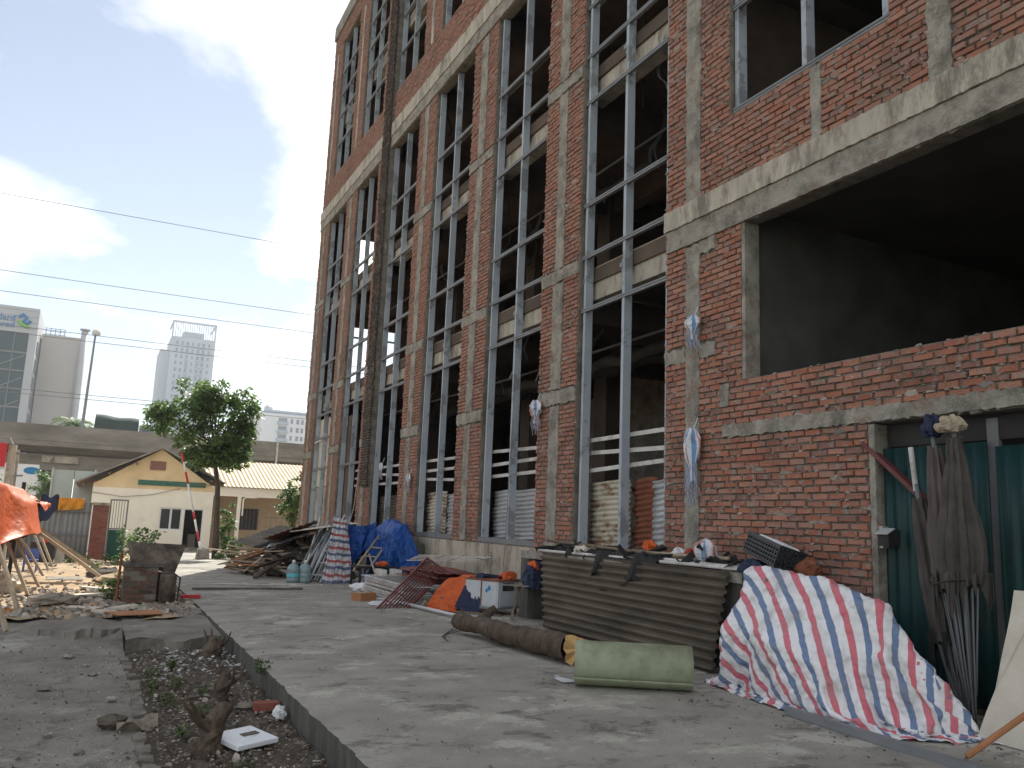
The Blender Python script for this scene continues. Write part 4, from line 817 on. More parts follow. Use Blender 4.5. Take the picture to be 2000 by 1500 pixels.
for k in range(5): MB().bar((5.55+.02*k,15.2-.1*k+.3,.6+.03*k),(6.2+.03*k,13.6-.1*k+.2,.68+.025*k), .05, .012).build('slat', M['white_paint'], lt)
for s in (0,.35,.7): MB().bar((5.6+.5*s,15.4-1.3*s,.6+.05*s),(5.72+.5*s,14.9-1.3*s,.74+.05*s), .015).build('cross_bar', M['rust'], lt)
MB().tube([(6.15,13.6,.76),(6.3,13.5,.72),(6.36,13.42,.8),(6.32,13.4,.88)], .01, 6).build('hook', M['rail'], lt)
bx = thing('carton', (4.28,13.95,0), 'open brown carton on the drive beside the maroon grille', 'carton')
Mb = Matrix.Translation((4.27,14.0,0)) @ Matrix.Rotation(R(25), 4, 'Z'); q = MB(); q.box((-.17,-.12,0),(.17,.12,.13),Mb); q.build('body', M['carton'], bx); q = MB(); q.box((-.165,-.115,.131),(.02,.115,.135),Mb); q.build('flap', M['wood_pale'], bx)
bag((4.75,15.7,.0), .2, 'white_plastic', 'white plastic roll lying behind the brown carton', seed=21, sq=.4, name='white_roll', cat='roll')
bag((4.35,13.3,.0), .22, 'paper', 'crumpled white and blue sheet under the maroon grille', seed=22, sq=.12, name='scrap_sheet', cat='scrap')
MB().box((5.05,15.6,.18),(5.6,16.2,.24)).box((5.1,15.65,.24),(5.2,16.1,.4)).box((5.4,15.65,.24),(5.5,16.1,.4)).build('slotted_block', M['white_paint'], label='pale slotted metal box resting on the steel frames', cat='box')
MB().box((5.0,15.5,-.0),(5.6,16.3,.18)).build('pallet_block', M['wood'], label='dark wooden block under the slotted metal box', cat='block')
# ================================================================ BLOCK, BLUE TARPS, LADDER, SCAFFOLD
tb = thing('concrete_block', (6.15,18,0), 'stained concrete block against the plinth under the blue tarpaulin', 'block'); MB().box((5.85,17.0,-.05),(6.46,19.0,.88)).build('block_body', M['slab_edge'], tb, bevel=.03); MB().box((5.82,18.4,.6),(5.848,19.0,.8)).build('block_lip', M['concrete'], tb)
cb_ = [((5.75,16.95,.9),(6.3,17.0,.95),.07), ((5.85,17.2,1.0),(5.95,18.6,1.02),.16), ((5.95,17.4,.95),(6.2,18.6,1.0),.12), ((6.0,17.3,1.08),(6.15,18.5,1.16),.2), ((6.15,16.8,.95),(6.2,17.2,.95),.08), ((5.85,17,.85),(5.85,19,.85),.05), ((6.1,17,.8),(6.1,19,.8),.12)]
cloth(drape((5.2,16.3,1.75), (.0,2.8,0), (1.25,.0,0), 50, 26, cb_, steps=120, seed=14), 'blue_tarpaulin', 'blue', label='bright blue tarpaulin heaped over the concrete block at the plinth', cat='tarpaulin')
q = MB(); q.grid(lambda u, v: (4.98+.85*u+.03*math.sin(v*6+u*9), 18.35+.5*(1-v)*.4+.07*math.sin(u*17+v*2)*(.3+v), 1.30-.12*math.sin(u*3)-(.55+.45*math.sin(u*4+.5)**2)*v), 34, 26)
cloth(q, 'blue_sheet', 'blue', label='blue sheet hanging behind the leaning scaffold tubes', cat='tarpaulin')
q = MB(); q.grid(lambda u, v: (lambda t: (4.78+.32*u+(-.42+.42*u)*t+.05*math.sin(u*19+v*2)*t**.5, 18.25+.12*u+(-.85+.15*u)*t-.05*math.cos(u*23)*t, 1.36-.06*u-1.34*t+.02*math.sin(u*15)*v))(v**1.05), 40, 40, uv=True); cloth(q, 'checked_sheet', 'check', label='checked red white and blue sack cloth hanging on the scaffold poles', cat='tarpaulin')
GS = 'scaffold tubes leaning on the scrap heap'
for i in range(22):
    s = i/21; b = Vector((3.95+.75*s+random.uniform(-.05,.05), 17.75+random.uniform(-.15,.25)-.1*s, .03)); t_ = Vector((4.75+.9*s+random.uniform(-.1,.1), 19.0+random.uniform(-.3,.6), 1.15+random.uniform(-.12,.3)))
    pole(b, t_, .021, ('rail','steel','rail','white_paint')[i % 4], 'grey scaffold tube leaning in the bundle beside the checked cloth', 'tube', GS, 7, 'scaffold_tube')
def ladder(p, q, w, n, label, mt='zinc'):
    p, q, w = Vector(p), Vector(q), Vector(w); t = thing('ladder', p, label, 'ladder')
    for o in (Vector((0,0,0)), w): MB().tube([p+o, q+o], .02, 8).build('rail', M[mt], t, smooth=True)
    for i in range(n): a = p.lerp(q, (i+.6)/n); MB().tube([a, a+w], .015, 6).build('rung', M[mt], t)
ladder((4.15,17.5,.02),(4.95,18.6,1.2),(.22,-.06,0), 5, 'grey tube frame leaning in front of the scaffold bundle','steel')
ladder((4.9,16.9,.3),(5.75,18.0,1.0),(.25,-.1,-.02), 4, 'pale metal ladder leaning on the blue tarpaulin','wood_pale')
pole((4.88,14.9,.02),(5.3,17.2,.62), .018, 'wood_pale', 'thin pole leaning by the pale blue stool', 'pole')
ts = thing('folding_table', (5.25,17.0,0), 'dark low table cluttered with scrap beside the checked cloth', 'table')
MB().box((4.95,16.7,.36),(5.75,17.4,.4)).build('table_top', M['black'], ts)
for x, y in ((5.0,16.75),(5.7,16.75),(5.0,17.35),(5.7,17.35)): MB().box((x-.02,y-.02,0),(x+.02,y+.02,.36)).build('leg', M['black'], ts)
st = thing('plastic_stool', (5.1,16.3,0), 'pale blue plastic stool standing before the dark table', 'stool')
MB().box((4.92,16.1,.24),(5.3,16.42,.265)).build('seat', M['blue_plastic'], st, bevel=.01)
for x, y in ((4.96,16.14),(5.26,16.14),(4.96,16.38),(5.26,16.38)): MB().bar((x,y,.24),(x+(x-5.11)*.2,y+(y-16.26)*.2,0), .025).build('leg', M['blue_plastic'], st)
bag((5.4,16.6,.42), .12, 'orange', 'orange rag lying on the dark table', seed=24, sq=.4, name='rag', cat='rag')
def bottle(x, y, label):
    t = thing('water_bottle', (x, y, zg(y)), label, 'bottle')
    MB().lathe([(.10,0),(.128,.02),(.128,.09),(.12,.10),(.128,.11),(.128,.19),(.12,.2),(.128,.21),(.125,.29),(.09,.35),(.035,.39),(.028,.40)], (x,y,.002), 20).build('body', M['bottle'], t, smooth=True)
    MB().lathe([(.032,.40),(.032,.45),(.02,.455)], (x,y,.002), 14).build('cap', M['white_plastic'], t, smooth=True); return t
t1 = bottle(3.84,17.6,'clear blue water bottle with a cyan label standing before the scrap heap'); MB().lathe([(.1295,.12),(.1295,.19)], (3.84,17.6,.0), 20).build('label', M['bottle_label'], t1)
bottle(4.08,17.58,'clear water bottle without a label standing before the scrap heap')
# ================================================================ SCRAP HEAP
GH = 'scrap sheets piled against the facade'
for k in range(16):
    s = k/15; c = Vector((4.0+1.2*random.random(), 19.2+3.2*random.random(), .28+.72*s)); a = R(random.uniform(-25,25)); w = random.uniform(.5,.9); l = random.uniform(1.2,2.2); tl = random.uniform(.05,.2)
    Mk = Matrix.Translation(c) @ Matrix.Rotation(a, 4, 'Z') @ Matrix.Rotation(-.28-tl, 4, 'Y')
    q = MB(); q.grid(lambda u, v: Mk @ Vector(((v-.5)*w*1.5, (u-.5)*l, .012*math.sin(v*40)+.03*math.sin(u*4+k))), 8, 26); q.build('scrap_sheet', M[('roof_grey','brown_sheet','zinc','rail','rust')[k % 5]], smooth=True, solid=.005, label=('bent grey fibre sheet','grimy brown corrugated sheet','bright bent zinc sheet','dark steel grey sheet','rust red sheet')[k % 5]+' in the scrap heap by the far piers', cat='metal sheet', group=('grey fibre','grimy brown','zinc','steel grey','rust red')[k % 5]+' sheets in the scrap heap')
Mk = Matrix.Translation((4.95,19.9,1.12)) @ Matrix.Rotation(R(-12), 4, 'Z') @ Matrix.Rotation(R(-9), 4, 'Y'); q = MB(); q.grid(lambda u, v: Mk @ Vector(((v-.5)*1.5,(u-.5)*2.3,.01*math.sin(u*6))), 6, 6); q.build('pale_board', M['cream'], solid=.015, label='large pale board lying on top of the scrap heap', cat='board')
GB = 'rough planks piled at the end of the scrap heap'
for k in range(26):
    c = Vector((3.3+random.uniform(-.1,.7), 20.3+random.uniform(-1,1.6), .05+.018*k)); a = R(random.uniform(-70,-35)); l = random.uniform(.7,1.5)
    d = Vector((math.cos(a), math.sin(a), random.uniform(-.15,.35)))*l/2; MB().bar(c-d, c+d, .1, .025).build('plank', M[('wood','wood_pale','carton','wood_pale')[k % 4]], label='rough timber plank in the pile beside the leafy tree end of the heap', cat='plank', group=GB)
MB().bar((3.25,18.55,.03),(4.4,19.6,.62), .1, .05).build('dark_beam', M['bark'], label='dark timber beam leaning on the front of the scrap heap', cat='beam')
q = MB()
for k in range(260):
    c = Vector((random.uniform(3.3,5.9), random.uniform(18.6,22.4), 0)); c.z = random.uniform(.02,.2+.65*min(1,max(0,(c.x-3.2)/1.6))); d = Vector((random.uniform(-1,1),random.uniform(-1,1),random.uniform(-.4,.4))).normalized()*random.uniform(.08,.35); q.bar(c-d, c+d, random.uniform(.03,.12), random.uniform(.01,.03), tw=random.uniform(0,3))
q.build('scrap_filling', M['litter'], kind='stuff', label='jumble of small dark scrap inside the heap', cat='scrap')
MB().tube([(2.2,17.2,.012),(3.0,17.0,.012),(3.6,16.9,.015),(4.0,17.1,.012),(3.7,17.25,.012),(3.3,17.1,.012),(3.8,16.8,.012),(4.3,16.9,.012)], .01, 5).build('hose', M['white_paint'], label='pale hose lying in loops before the water bottles', cat='hose')
# ================================================================ RAGS ON THE FACADE
def rag(y, ztop, zbot, w, mt, label, seed):
    r = random.Random(seed); t = thing('rag_bundle', (FX-.08,y,zbot), label, 'rag'); m = MB(); n, k = 16, 14; vs = []; h = ztop-zbot
    for j in range(k+1):
        s = j/k; wd = w*(.25+1.0*math.sin(math.pi*min(1,s*1.25+.05))**.8*(1-.25*s))
        for i in range(n): a = 2*math.pi*i/n; d = wd*(1+.25*math.sin(4*a+s*5)+r.uniform(-.15,.15)); vs.append((FX-.08+d*.45*math.cos(a), y+d*math.sin(a)*.8, ztop-h*.72*s+r.uniform(-.02,.02)))
    m.add(vs, [(j*n+i, j*n+(i+1) % n, (j+1)*n+(i+1) % n, (j+1)*n+i) for j in range(k) for i in range(n)]); m.uv = [(i/n, j/k) for j in range(k+1) for i in range(n)]; m.build('cloth', M[mt], t)
    m = MB()
    for i in range(34):
        yy = y+r.uniform(-w,w)*.8; z0 = zbot+h*r.uniform(.3,.8); z1 = zbot+h*r.uniform(-.08,.25); m.tube([(FX-.08,yy,z0),(FX-.09,yy+r.uniform(-.04,.04),(z0+z1)/2),(FX-.06,yy+r.uniform(-.07,.07),z1)], .004, 3)
    m.uv = [(.1+.8*((i*7) % 11)/11, .3) for i in range(len(m.v))]; m.build('frayed_threads', M[mt], t)
    MB().tube([(FX-.06,y,ztop-.03),(FX-.005,y-.02,ztop+.14)], .006, 4).build('tie', M['rag'], t)
rag(8.02, 4.02, 3.62, .13, 'ragblue', 'frayed blue and white rag bundle tied high on the concrete column strip', 41)
rag(8.02, 2.62, 1.72, .14, 'ragblue', 'long frayed blue and white rag hanging low on the concrete column strip', 42)
rag(12.1, 3.42, 2.88, .16, 'rag', 'striped cloth rag hanging from the brick pier over the white cart', 43)
rag(18.2, 2.4, 2.0, .1, 'rag', 'small rag hanging on the brick pier above the blue tarpaulin', 44)
rag(20.3, 2.75, 2.35, .09, 'rag', 'small rag tied on the mullion above the guard rails', 45)
M['paper_dull'] = mat('dull_paper', (.42,.41,.40), (.28,.27,.26), 10, .9, .2, 50, island=.5)
# ================================================================ PLANTING BED AND YARD DEBRIS
def chips(n, fx, mt, name, label, cat, smin, smax, flat=.35, seed=0):
    r = random.Random(seed); m = MB()
    for i in range(n):
        x, y, z = fx(r); s = r.uniform(smin, smax)*(1 if r.random() > .08 else 1.8); a = r.uniform(0, 6.28); c, sn = math.cos(a), math.sin(a); k = 5; h = s*flat*r.uniform(.5,1.3)
        ring = [(s*r.uniform(.6,1.1)*math.cos(2*math.pi*q/k), s*r.uniform(.4,.9)*math.sin(2*math.pi*q/k)) for q in range(k)]; tx, ty = r.uniform(-.4,.4), r.uniform(-.4,.4)
        v = [(x+u*c-w*sn, y+u*sn+w*c, z-.004) for u, w in ring]+[(x+.8*(u*c-w*sn), y+.8*(u*sn+w*c), z+h+tx*u+ty*w) for u, w in ring]
        m.add(v, [tuple(range(k,2*k))]+[(q,(q+1)%k,k+(q+1)%k,k+q) for q in range(k)])
    return m.build(name, M[mt], kind='stuff', label=label, cat=cat)
def bedp(r): v = r.random()**1.0; return (.56+.98*r.random(), 2.2+8.2*v, -.205+.02*r.random())
def flat_litter(n, fx, mt, name, label, size, seed):
    r = random.Random(seed); m = MB()
    for i in range(n):
        x, y, z = fx(r); a = r.uniform(0,6.28); l = size*r.uniform(.4,1.3); w = l*r.uniform(.2,.45); c, s_ = math.cos(a), math.sin(a); t1, t2, t3 = (r.uniform(-.25,.45)*l for _ in range(3))
        P = [(0,0,t1*.3),(l*.5,w,t2),(l,0,t3),(l*.5,-w,-t2*.3)]; m.add([(x+u*c-v*s_, y+u*s_+v*c, z+max(0,h)) for u, v, h in P], [(0,1,2),(0,2,3)])
    return m.build(name, M[mt], kind='stuff', label=label, cat='litter')
flat_litter(6000, bedp, 'litter', 'leaf_litter', 'dry leaves strewn over the planting bed', .032, 1)
flat_litter(330, lambda r: (.75+.8*r.random(), 8.6+1.9*r.random()**.7, -.19+.04*r.random()), 'paper_dull', 'paper_scraps', 'torn paper scraps at the far end of the bed', .05, 3)
flat_litter(170, bedp, 'paper_dull', 'white_scraps', 'scattered pale scraps in the planting bed', .04, 33)
chips(260, bedp, 'rubble', 'bed_rubble', 'broken concrete crumbs in the planting bed', 'rubble', .006, .026, .6, 2)
flat_litter(450, lambda r: (lambda x, y: (x, y, yz(x, y)+.003))(.5-2.2*r.random()**1.5, 3.5+7.5*r.random()), 'litter', 'yard_leaves', 'dead leaves blown over the old yard concrete', .035, 35)
chips(1500, lambda r: (lambda x, y: (x, y, yz(x, y)))(.5-3.2*r.random()**1.5, 3.5+7.5*r.random()), 'rubble', 'yard_grit', 'loose grit and crumbs on the old yard concrete', 'grit', .003, .012, .6, 4)
chips(160, lambda r: (lambda x, y: (x, y, yz(x, y)))(.45-2.0*r.random(), 4+7*r.random()), 'litter', 'yard_litter', 'dead leaves and scraps on the old yard concrete', 'litter', .008, .022, .25, 5)
chips(500, lambda r: (1.7+3.2*r.random(), 4+13*r.random(), .004), 'litter', 'drive_litter', 'fine crumbs scattered on the concrete drive', 'litter', .003, .009, .4, 6)
chips(500, lambda r: (4.5+1.4*r.random(), 3.6+8*r.random(), .004), 'litter', 'wall_litter', 'dirt and crumbs along the foot of the corrugated sheet', 'litter', .004, .016, .4, 7)
chips(1300, lambda r: (lambda x, y: (x, y, lot_z(x, y)+.005))(1.5-2.6*r.random()**1.2, 12.5+4.2*r.random()**1.5), 'rubble', 'lot_rubble', 'rubble strewn over the sunlit dirt lot', 'rubble', .02, .07, .4, 8)
chips(300, lambda r: (lambda x, y: (x, y, lot_z(x, y)+.005))(1.3-3.6*r.random(), 15+12*r.random()), 'rubble', 'lot_stones', 'small stones on the dirt lot', 'stones', .02, .06, .5, 9)
def rock(c, s, label, mt='concrete', seed=0, name='rubble_lump', flat=.6, cat='rubble'):
    r = random.Random(seed); m = MB(); n, k = 10, 6; vs = []
    for j in range(k+1):
        t = math.pi*j/k
        for i in range(n): a = 2*math.pi*i/n; d = 1+r.uniform(-.22,.22); vs.append((c[0]+s[0]*d*math.sin(t)*math.cos(a), c[1]+s[1]*d*math.sin(t)*math.sin(a), c[2]+s[2]*(.6-.9*math.cos(t)*d*flat)))
    m.add(vs, [(j*n+i, j*n+(i+1) % n, (j+1)*n+(i+1) % n, (j+1)*n+i) for j in range(k) for i in range(n)]); return m.build(name, M[mt], label=label, cat=cat)
rock((.30,7.05,-.22), (.11,.09,.09), 'brown stone by a pale scrap at the edge of the yard', 'soil', 1, cat='stone', name='stone')
rock((-.2,8.6,-.22), (.06,.05,.04), 'fist sized pale stone on the old yard concrete', 'rubble', 2, cat='stone', name='stone')
for i, (x, y, s) in enumerate(((.18,9.2,.05),(-.55,7.4,.035),(.1,6.4,.04),(-.05,10.3,.06),(.32,8.0,.05),(-.9,9.0,.04))): rock((x,y,-.215), (s,s*.8,s*.7), 'small concrete crumb lying on the old yard concrete', 'rubble', 60+i, group=None, name='stone', cat='stone') if False else tag(rock((x,y,-.215), (s,s*.8,s*.7), 'small concrete crumb lying on the old yard concrete', 'rubble', 60+i, name='stone', cat='stone'), group='crumbs on the yard')
q = MB(); q.grid(lambda u, v: (.33+.28*u, 6.86+.12*v+.06*u, -.19+.05*math.sin(u*6+v*3)+.03*u), 8, 4); q.build('pale_scrap', M['litter'], solid=.004, label='pale curled scrap of sheet lying on the bed edging', cat='scrap')
# brick edging of the bed
ke = bpy.data.objects.new('bed_edging', None); C.objects.link(ke); WL['bed_edging'] = Vector((0,0,0)); ke['kind'] = 'structure'
y = 3.0; i = 0
while y < 10.5:
    l = random.uniform(.18,.24)
    if random.random() > .07:
        q = MB(); z1 = -.192+random.uniform(-.02,.02); x = .5+.02*math.sin(y*1.7)+random.uniform(-.008,.008); q.box((x-.04,y,-.3),(x+.045,y+l-.012,z1)); q.v = [(a+random.uniform(-.008,.008), b+random.uniform(-.006,.006), c_+random.uniform(-.01,.01)) for a, b, c_ in q.v]; q.build('edging_brick', M['mortar'], ke)
    y += l
def stump(x, y, h, r, lean, label, seed):
    rr = random.Random(seed); t = thing('tree_stump', (x,y,-.22), label, 'stump'); n = 12; m = MB(); vs = []
    for j in range(8):
        s = j/7; rad = r*(1.25-.5*s+.15*math.sin(s*9+seed))
        for i in range(n): a = 2*math.pi*i/n; d = rad*(1+.18*math.sin(3*a+seed)+rr.uniform(-.1,.1)); vs.append((x+lean[0]*s*s+d*math.cos(a), y+lean[1]*s+d*math.sin(a), -.24+h*s+(rr.uniform(-.05,.05) if j == 7 else 0)))
    m.add(vs, [(j*n+i, j*n+(i+1) % n, (j+1)*n+(i+1) % n, (j+1)*n+i) for j in range(7) for i in range(n)]+[tuple(range(84,96))]); o = m.build('trunk', M['bark'], t); sb = o.modifiers.new('sub', 'SUBSURF'); sb.levels = sb.render_levels = 2; d = o.modifiers.new('knobs', 'DISPLACE'); d.texture = crumple_tex(.07); d.strength = .06; d.mid_level = .5
    for k in range(3): a = rr.uniform(0,6.28); MB().tube([(x+lean[0]*.3,y,-.2+h*.35),(x+lean[0]*.4+.14*math.cos(a),y+.14*math.sin(a),-.18+h*.6),(x+.2*math.cos(a),y+.2*math.sin(a),-.16+h*.95)], [.03,.018,.006], 6).build('shoot', M['bark'], t)
stump(.86,6.15,.34,.075,(.1,.0),'broken tree stump beside the white foam slab in the bed',1)
stump(1.15,7.75,.27,.06,(.06,.02),'dark stump with a bent shoot in the middle of the bed',2)
stump(1.33,9.9,.26,.1,(.05,0),'forked stump tangled with twigs near the far end of the bed',3)
q = MB(); Ms = Matrix.Translation((1.12,6.26,-.17)) @ Matrix.Rotation(R(28), 4, 'Z') @ Matrix.Rotation(R(5), 4, 'X')
q.box((-.17,-.16,0),(.17,.16,.035),Ms); fs_ = thing('foam_slab', (1.12,6.26,-.2), 'white polystyrene slab lying in the planting bed', 'foam'); q.build('slab_body', M['foam'], fs_, bevel=.006)
q = MB(); q.box((-.02,-.02,.0355),(.11,.03,.042),Ms); q.build('dent_patch', M['litter'], fs_)
rock((1.32,7.4,-.22), (.09,.06,.06), 'grey broken brick lump in the bed beside the slab edge', 'mortar', 11)
MB().box((1.36,7.25,-.2),(1.56,7.36,-.14)).build('loose_brick', M['brick_far'], label='old red brick lying in the bed against the slab edge', cat='brick')
bag((1.5,6.95,-.2), .05, 'paper', 'white plastic scrap at the foot of the slab edge', seed=51, name='plastic_scrap', cat='scrap')
for k in range(9): x = .75+.7*random.random(); y = 4.9+4.8*random.random(); a = random.uniform(0,3.1); l = random.uniform(.15,.35); tag(MB().tube([(x,y,-.17),(x+l*.5*math.cos(a),y+l*.5*math.sin(a),-.15),(x+l*math.cos(a),y+l*math.sin(a),-.18)], .007, 5).build('twig', M['bark']), 'dry twig lying in the planting bed', 'twig', 'twigs in the bed')
bag((.95,5.3,-.2), .13, 'litter', 'grey crumpled cloth lying at the near stump', seed=52, sq=.4, name='old_cloth', cat='cloth')
def leaves(m, c, n, spread, size, r, droop=.3, flatz=1.0):
    for i in range(n):
        d = Vector((r.gauss(0,1), r.gauss(0,1), r.gauss(0,1)*flatz)); d = d.normalized()*(r.random()**.5)
        p = Vector(c)+Vector((d.x*spread, d.y*spread, d.z*spread*.85)); a = r.uniform(0,6.28); t = Vector((math.cos(a), math.sin(a), r.uniform(-.9,.3)-droop)).normalized()
        s = Vector((0,0,1)).cross(t); s = (s.normalized() if s.length > .01 else Vector((1,0,0))); s = (s*math.cos(.6*r.uniform(-1,1))+t.cross(s)*math.sin(.9*r.uniform(-1,1))).normalized()
        l = size*r.uniform(.6,1.25); w = l*.24; nrm = t.cross(s); k = p+t*l*.45-nrm*w*.25
        m.add([p, k+s*w, p+t*l, k-s*w, k], [(0,1,4),(1,2,4),(2,3,4),(3,0,4)] if False else [(0,4,2,1),(0,3,2,4)])
def weed(x, y, z, h, n, label, mt='weed', size=.06, seed=0, group=None):
    r = random.Random(seed); t = thing('weed', (x,y,z), label, 'weed', group); m = MB()
    for k in range(6): a = r.uniform(0,6.28); m.tube([(x,y,z),(x+.3*h*math.cos(a),y+.3*h*math.sin(a),z+h*.6),(x+.55*h*math.cos(a),y+.55*h*math.sin(a),z+h)], [.004,.003,.002], 4)
    m.build('stem', M['weed'], t); m = MB(); leaves(m, (x,y,z+h*.6), n, h*.75, size, r, .1); m.build('foliage', M[mt], t)
for i, (x, y, h, n) in enumerate(((.72,7.6,.12,36),(.85,8.3,.1,30),(.68,8.9,.1,26),(.95,7.1,.11,30),(1.05,8.0,.08,16),(.75,6.6,.08,25),(.9,9.3,.1,30),(1.0,5.5,.1,30),(.64,8.2,.1,30))): weed(x, y, -.2, h, n, 'low green weed growing among the litter of the bed', seed=i, size=.06, group='weeds in the bed')
weed(1.54,8.05,-.05,.13,60,'green weed sprouting over the edge of the concrete drive', seed=30, size=.05)
weed(1.5,10.2,-.1,.1,30,'small weed at the far corner of the bed', seed=31, size=.04)

# ================================================================ SUNLIT LOT
rock((-.35,13.85,-.06), (.34,.24,.17), 'large broken concrete boulder on the sunlit dirt lot', 'concrete', 21, name='boulder', cat='boulder')
rock((.4,19.9,-.12), (.35,.4,.2), 'low heap of brown soil in the dirt lot', 'soil', 22, name='soil_heap', cat='heap')
rock((.75,18.6,-.14), (.6,.9,.22), 'low mound of orange sand behind the brick stove', 'sand', 23, name='sand_mound', cat='heap')
for i, (x, y, l, w, a) in enumerate(((.25,14.9,.5,.22,.2),(.1,15.5,.45,.2,.1),(.35,14.2,.35,.2,.5),(.05,13.3,.4,.25,-.3),(.45,13.7,.3,.2,.9),(.2,16.6,.5,.25,.2),(.55,13.2,.35,.22,.1),(.3,12.9,.3,.2,.4))):
    Mk = Matrix.Translation((x,y,lot_z(x,y)+.03)) @ Matrix.Rotation(a, 4, 'Z') @ Matrix.Rotation(random.uniform(-.15,.15), 4, 'Y'); q = MB(); q.box((-l/2,-w/2,-.02),(l/2,w/2,.02),Mk); q.v = [(a_+random.uniform(-.03,.03), b+random.uniform(-.03,.03), c_) for a_, b, c_ in q.v]
    tag(q.build('broken_slab', M['cream' if i % 2 else 'rubble']), 'broken pale tile or slab lying on the sunlit dirt', 'slab', 'broken slabs on the dirt lot')
q = MB(); q.box((-.65,18.6,-.06),(.0,19.4,-.035)); q.build('flat_board', M['concrete'], label='grey flat board lying on the sunlit dirt', cat='board')
q = MB(); q.add([(.45,12.15,.012),(1.0,12.25,.015),(.98,12.75,.018),(.3,12.55,.016)], [(0,1,2,3)]); q.build('pink_sheet', M['carton'], solid=.008, label='thin pinkish sheet lying at the edge of the broken slab', cat='sheet')
MB().tube([(-1.2,17.6,-.02),(-.3,17.5,-.02),(.35,17.3,-.02)], .025, 6).build('branch', M['wood_pale'], label='pale stick lying across the dirt lot', cat='stick')
# shelter: ridge, tarpaulins, props
GP = 'timber props of the orange shelter'
props = [((-.71,13.16),(-1.28,13.6,1.25)),((-.73,11.54),(-1.25,12.2,1.0)),((-.73,15.44),(-1.22,15.6,.95)),((-.66,17.19),(-1.27,17.3,1.02)),((-.7,19.55),(-1.4,19.6,1.0)),((-.7,21.59),(-1.2,21.7,.95)),((-.66,22.69),(-1.12,22.8,.9))]
for (b, t_) in props: MB().bar((b[0],b[1],lot_z(*b)-.03), t_, .045, .045).build('prop', M['wood_pale'], label='timber prop leaning under the orange tarpaulin shelter', cat='prop', group=GP)
for b, t_ in (((.29,22.7),(-1.3,21.9,1.0)),((.4,18.44),(-1.15,18.6,1.05)),((.5,20.14),(-1.2,19.8,1.08))): MB().bar((b[0],b[1],lot_z(*b)-.03), t_, .06, .06).build('brace', M['wood_pale'], label='long timber brace slanting down from the orange shelter to the dirt', cat='brace', group='long braces of the shelter')
MB().tube([(-1.3,11.5,1.66),(-1.25,20,1.6)], .035, 8).build('ridge_pole', M['wood'], label='wooden ridge pole carrying the orange tarpaulin', cat='pole')
MB().bar((-1.3,19.0,-.1),(-1.24,19,1.8), .07, .07).build('shelter_post', M['black'], label='dark post of the shelter with a cross stick at its head', cat='post')
for y in (11.6,13.7,15.7,17.5): MB().bar((-1.36,y,-.2),(-1.36,y,1.5), .06, .06).build('shelter_post', M['wood'], label='wooden post under the orange tarpaulin shelter', cat='post', group='shelter posts')
oc = [((-1.3,11.0,1.68),(-1.25,20.2,1.62),.05), ((-.92,12.5,1.38),(-.98,18.8,1.4),.04), ((-2.6,11,1.6),(-2.6,19,1.6),.06)]
cloth(drape((-2.9,13.0,1.85), (2.62,0,0), (0,5.6,0), 40, 60, oc, gz=-.05, steps=110, iters=8, seed=61, wr=.01), 'orange_tarpaulin', 'orange', crumple=.22, label='large orange tarpaulin roof of the shelter on the dirt lot', cat='tarpaulin')
cloth(drape((-1.9,19.0,1.8), (1.25,0,-.1), (0,3.0,-.1), 22, 34, [((-1.3,18.5,1.5),(-1.2,22,1.5),.05),((-.95,18.9,1.38),(-.9,22,1.38),.04),((-1.9,18.8,1.55),(-1.9,22,1.5),.05)], gz=-.05, steps=80, seed=62), 'orange_sheet', 'orange', label='second orange sheet at the back of the shelter beside the yellow one', cat='tarpaulin')
cloth(drape((-1.62,20.2,1.2), (0,.9,0), (.0,.05,-1.2), 14, 26, [], gz=-.08, steps=60, seed=63, pins=[(0,i,(-1.5+.03*i*.3,17.6+.07*i,1.25)) for i in range(15)]), 'blue_curtain', 'blue', label='blue sheet hanging to the ground under the orange shelter', cat='tarpaulin')
q = MB(); q.grid(lambda u, v: (-1.28+.32*u+.03*math.sin(v*7), 18.9+.1*math.sin(u*5)+.5*u, 1.5-.75*v+.04*math.sin(u*6+v*3)), 10, 12); q.build('black_cloth', M['blackcloth'], smooth=True, solid=.004, label='black cloth hanging from the dark shelter post', cat='cloth')
q = MB(); q.grid(lambda u, v: (-1.15+.4*u, 23.6+.05*math.sin(u*6), 1.6-.75*v*(1-.5*u)+.05*math.sin(u*9)), 10, 10); q.build('navy_sheet', M['navy'], smooth=True, solid=.004, label='dark blue sheet hanging before the grey fence', cat='tarpaulin')
q = MB(); q.box((-1.3,25.0,-.1),(-.75,25.06,.42)); q.build('dark_board', M['black'], label='dark board standing before the grey fence', cat='board')
q = MB(); q.prism([(-.74,-.1),(-.5,-.1),(-.53,.32),(-.7,.34)], 25.3, 25.34, 'y'); q.build('white_board', M['cream'], label='pale board leaning against the grey fence', cat='board')
pc = thing('plastic_chair', (-1.05,21.0,-.05), 'small blue plastic chair under the shelter', 'chair')
MB().box((-1.2,20.9,.18),(-.92,21.2,.2)).build('seat', M['bluechair'], pc); MB().box((-1.2,21.18,.2),(-.92,21.2,.42)).build('backrest', M['bluechair'], pc)
for x in (-1.18,-.94):
    for y in (20.92,21.18): MB().box((x-.015,y-.015,-.06),(x+.015,y+.015,.18)).build('leg', M['bluechair'], pc)
bag((-.95,24.0,.45), .07, 'red', 'small red bag hanging near the dark board', seed=71, cat='bag')
bag((-1.1,15.9,-.06), .22, 'cream', 'pale sack slumped on the dirt under the shelter', seed=72, sq=.7, name='sack', cat='sack')
bag((-.85,12.9,-.06), .16, 'carton', 'reddish cloth scrap on the dirt by the props', seed=73, sq=.3, name='scrap', cat='scrap')
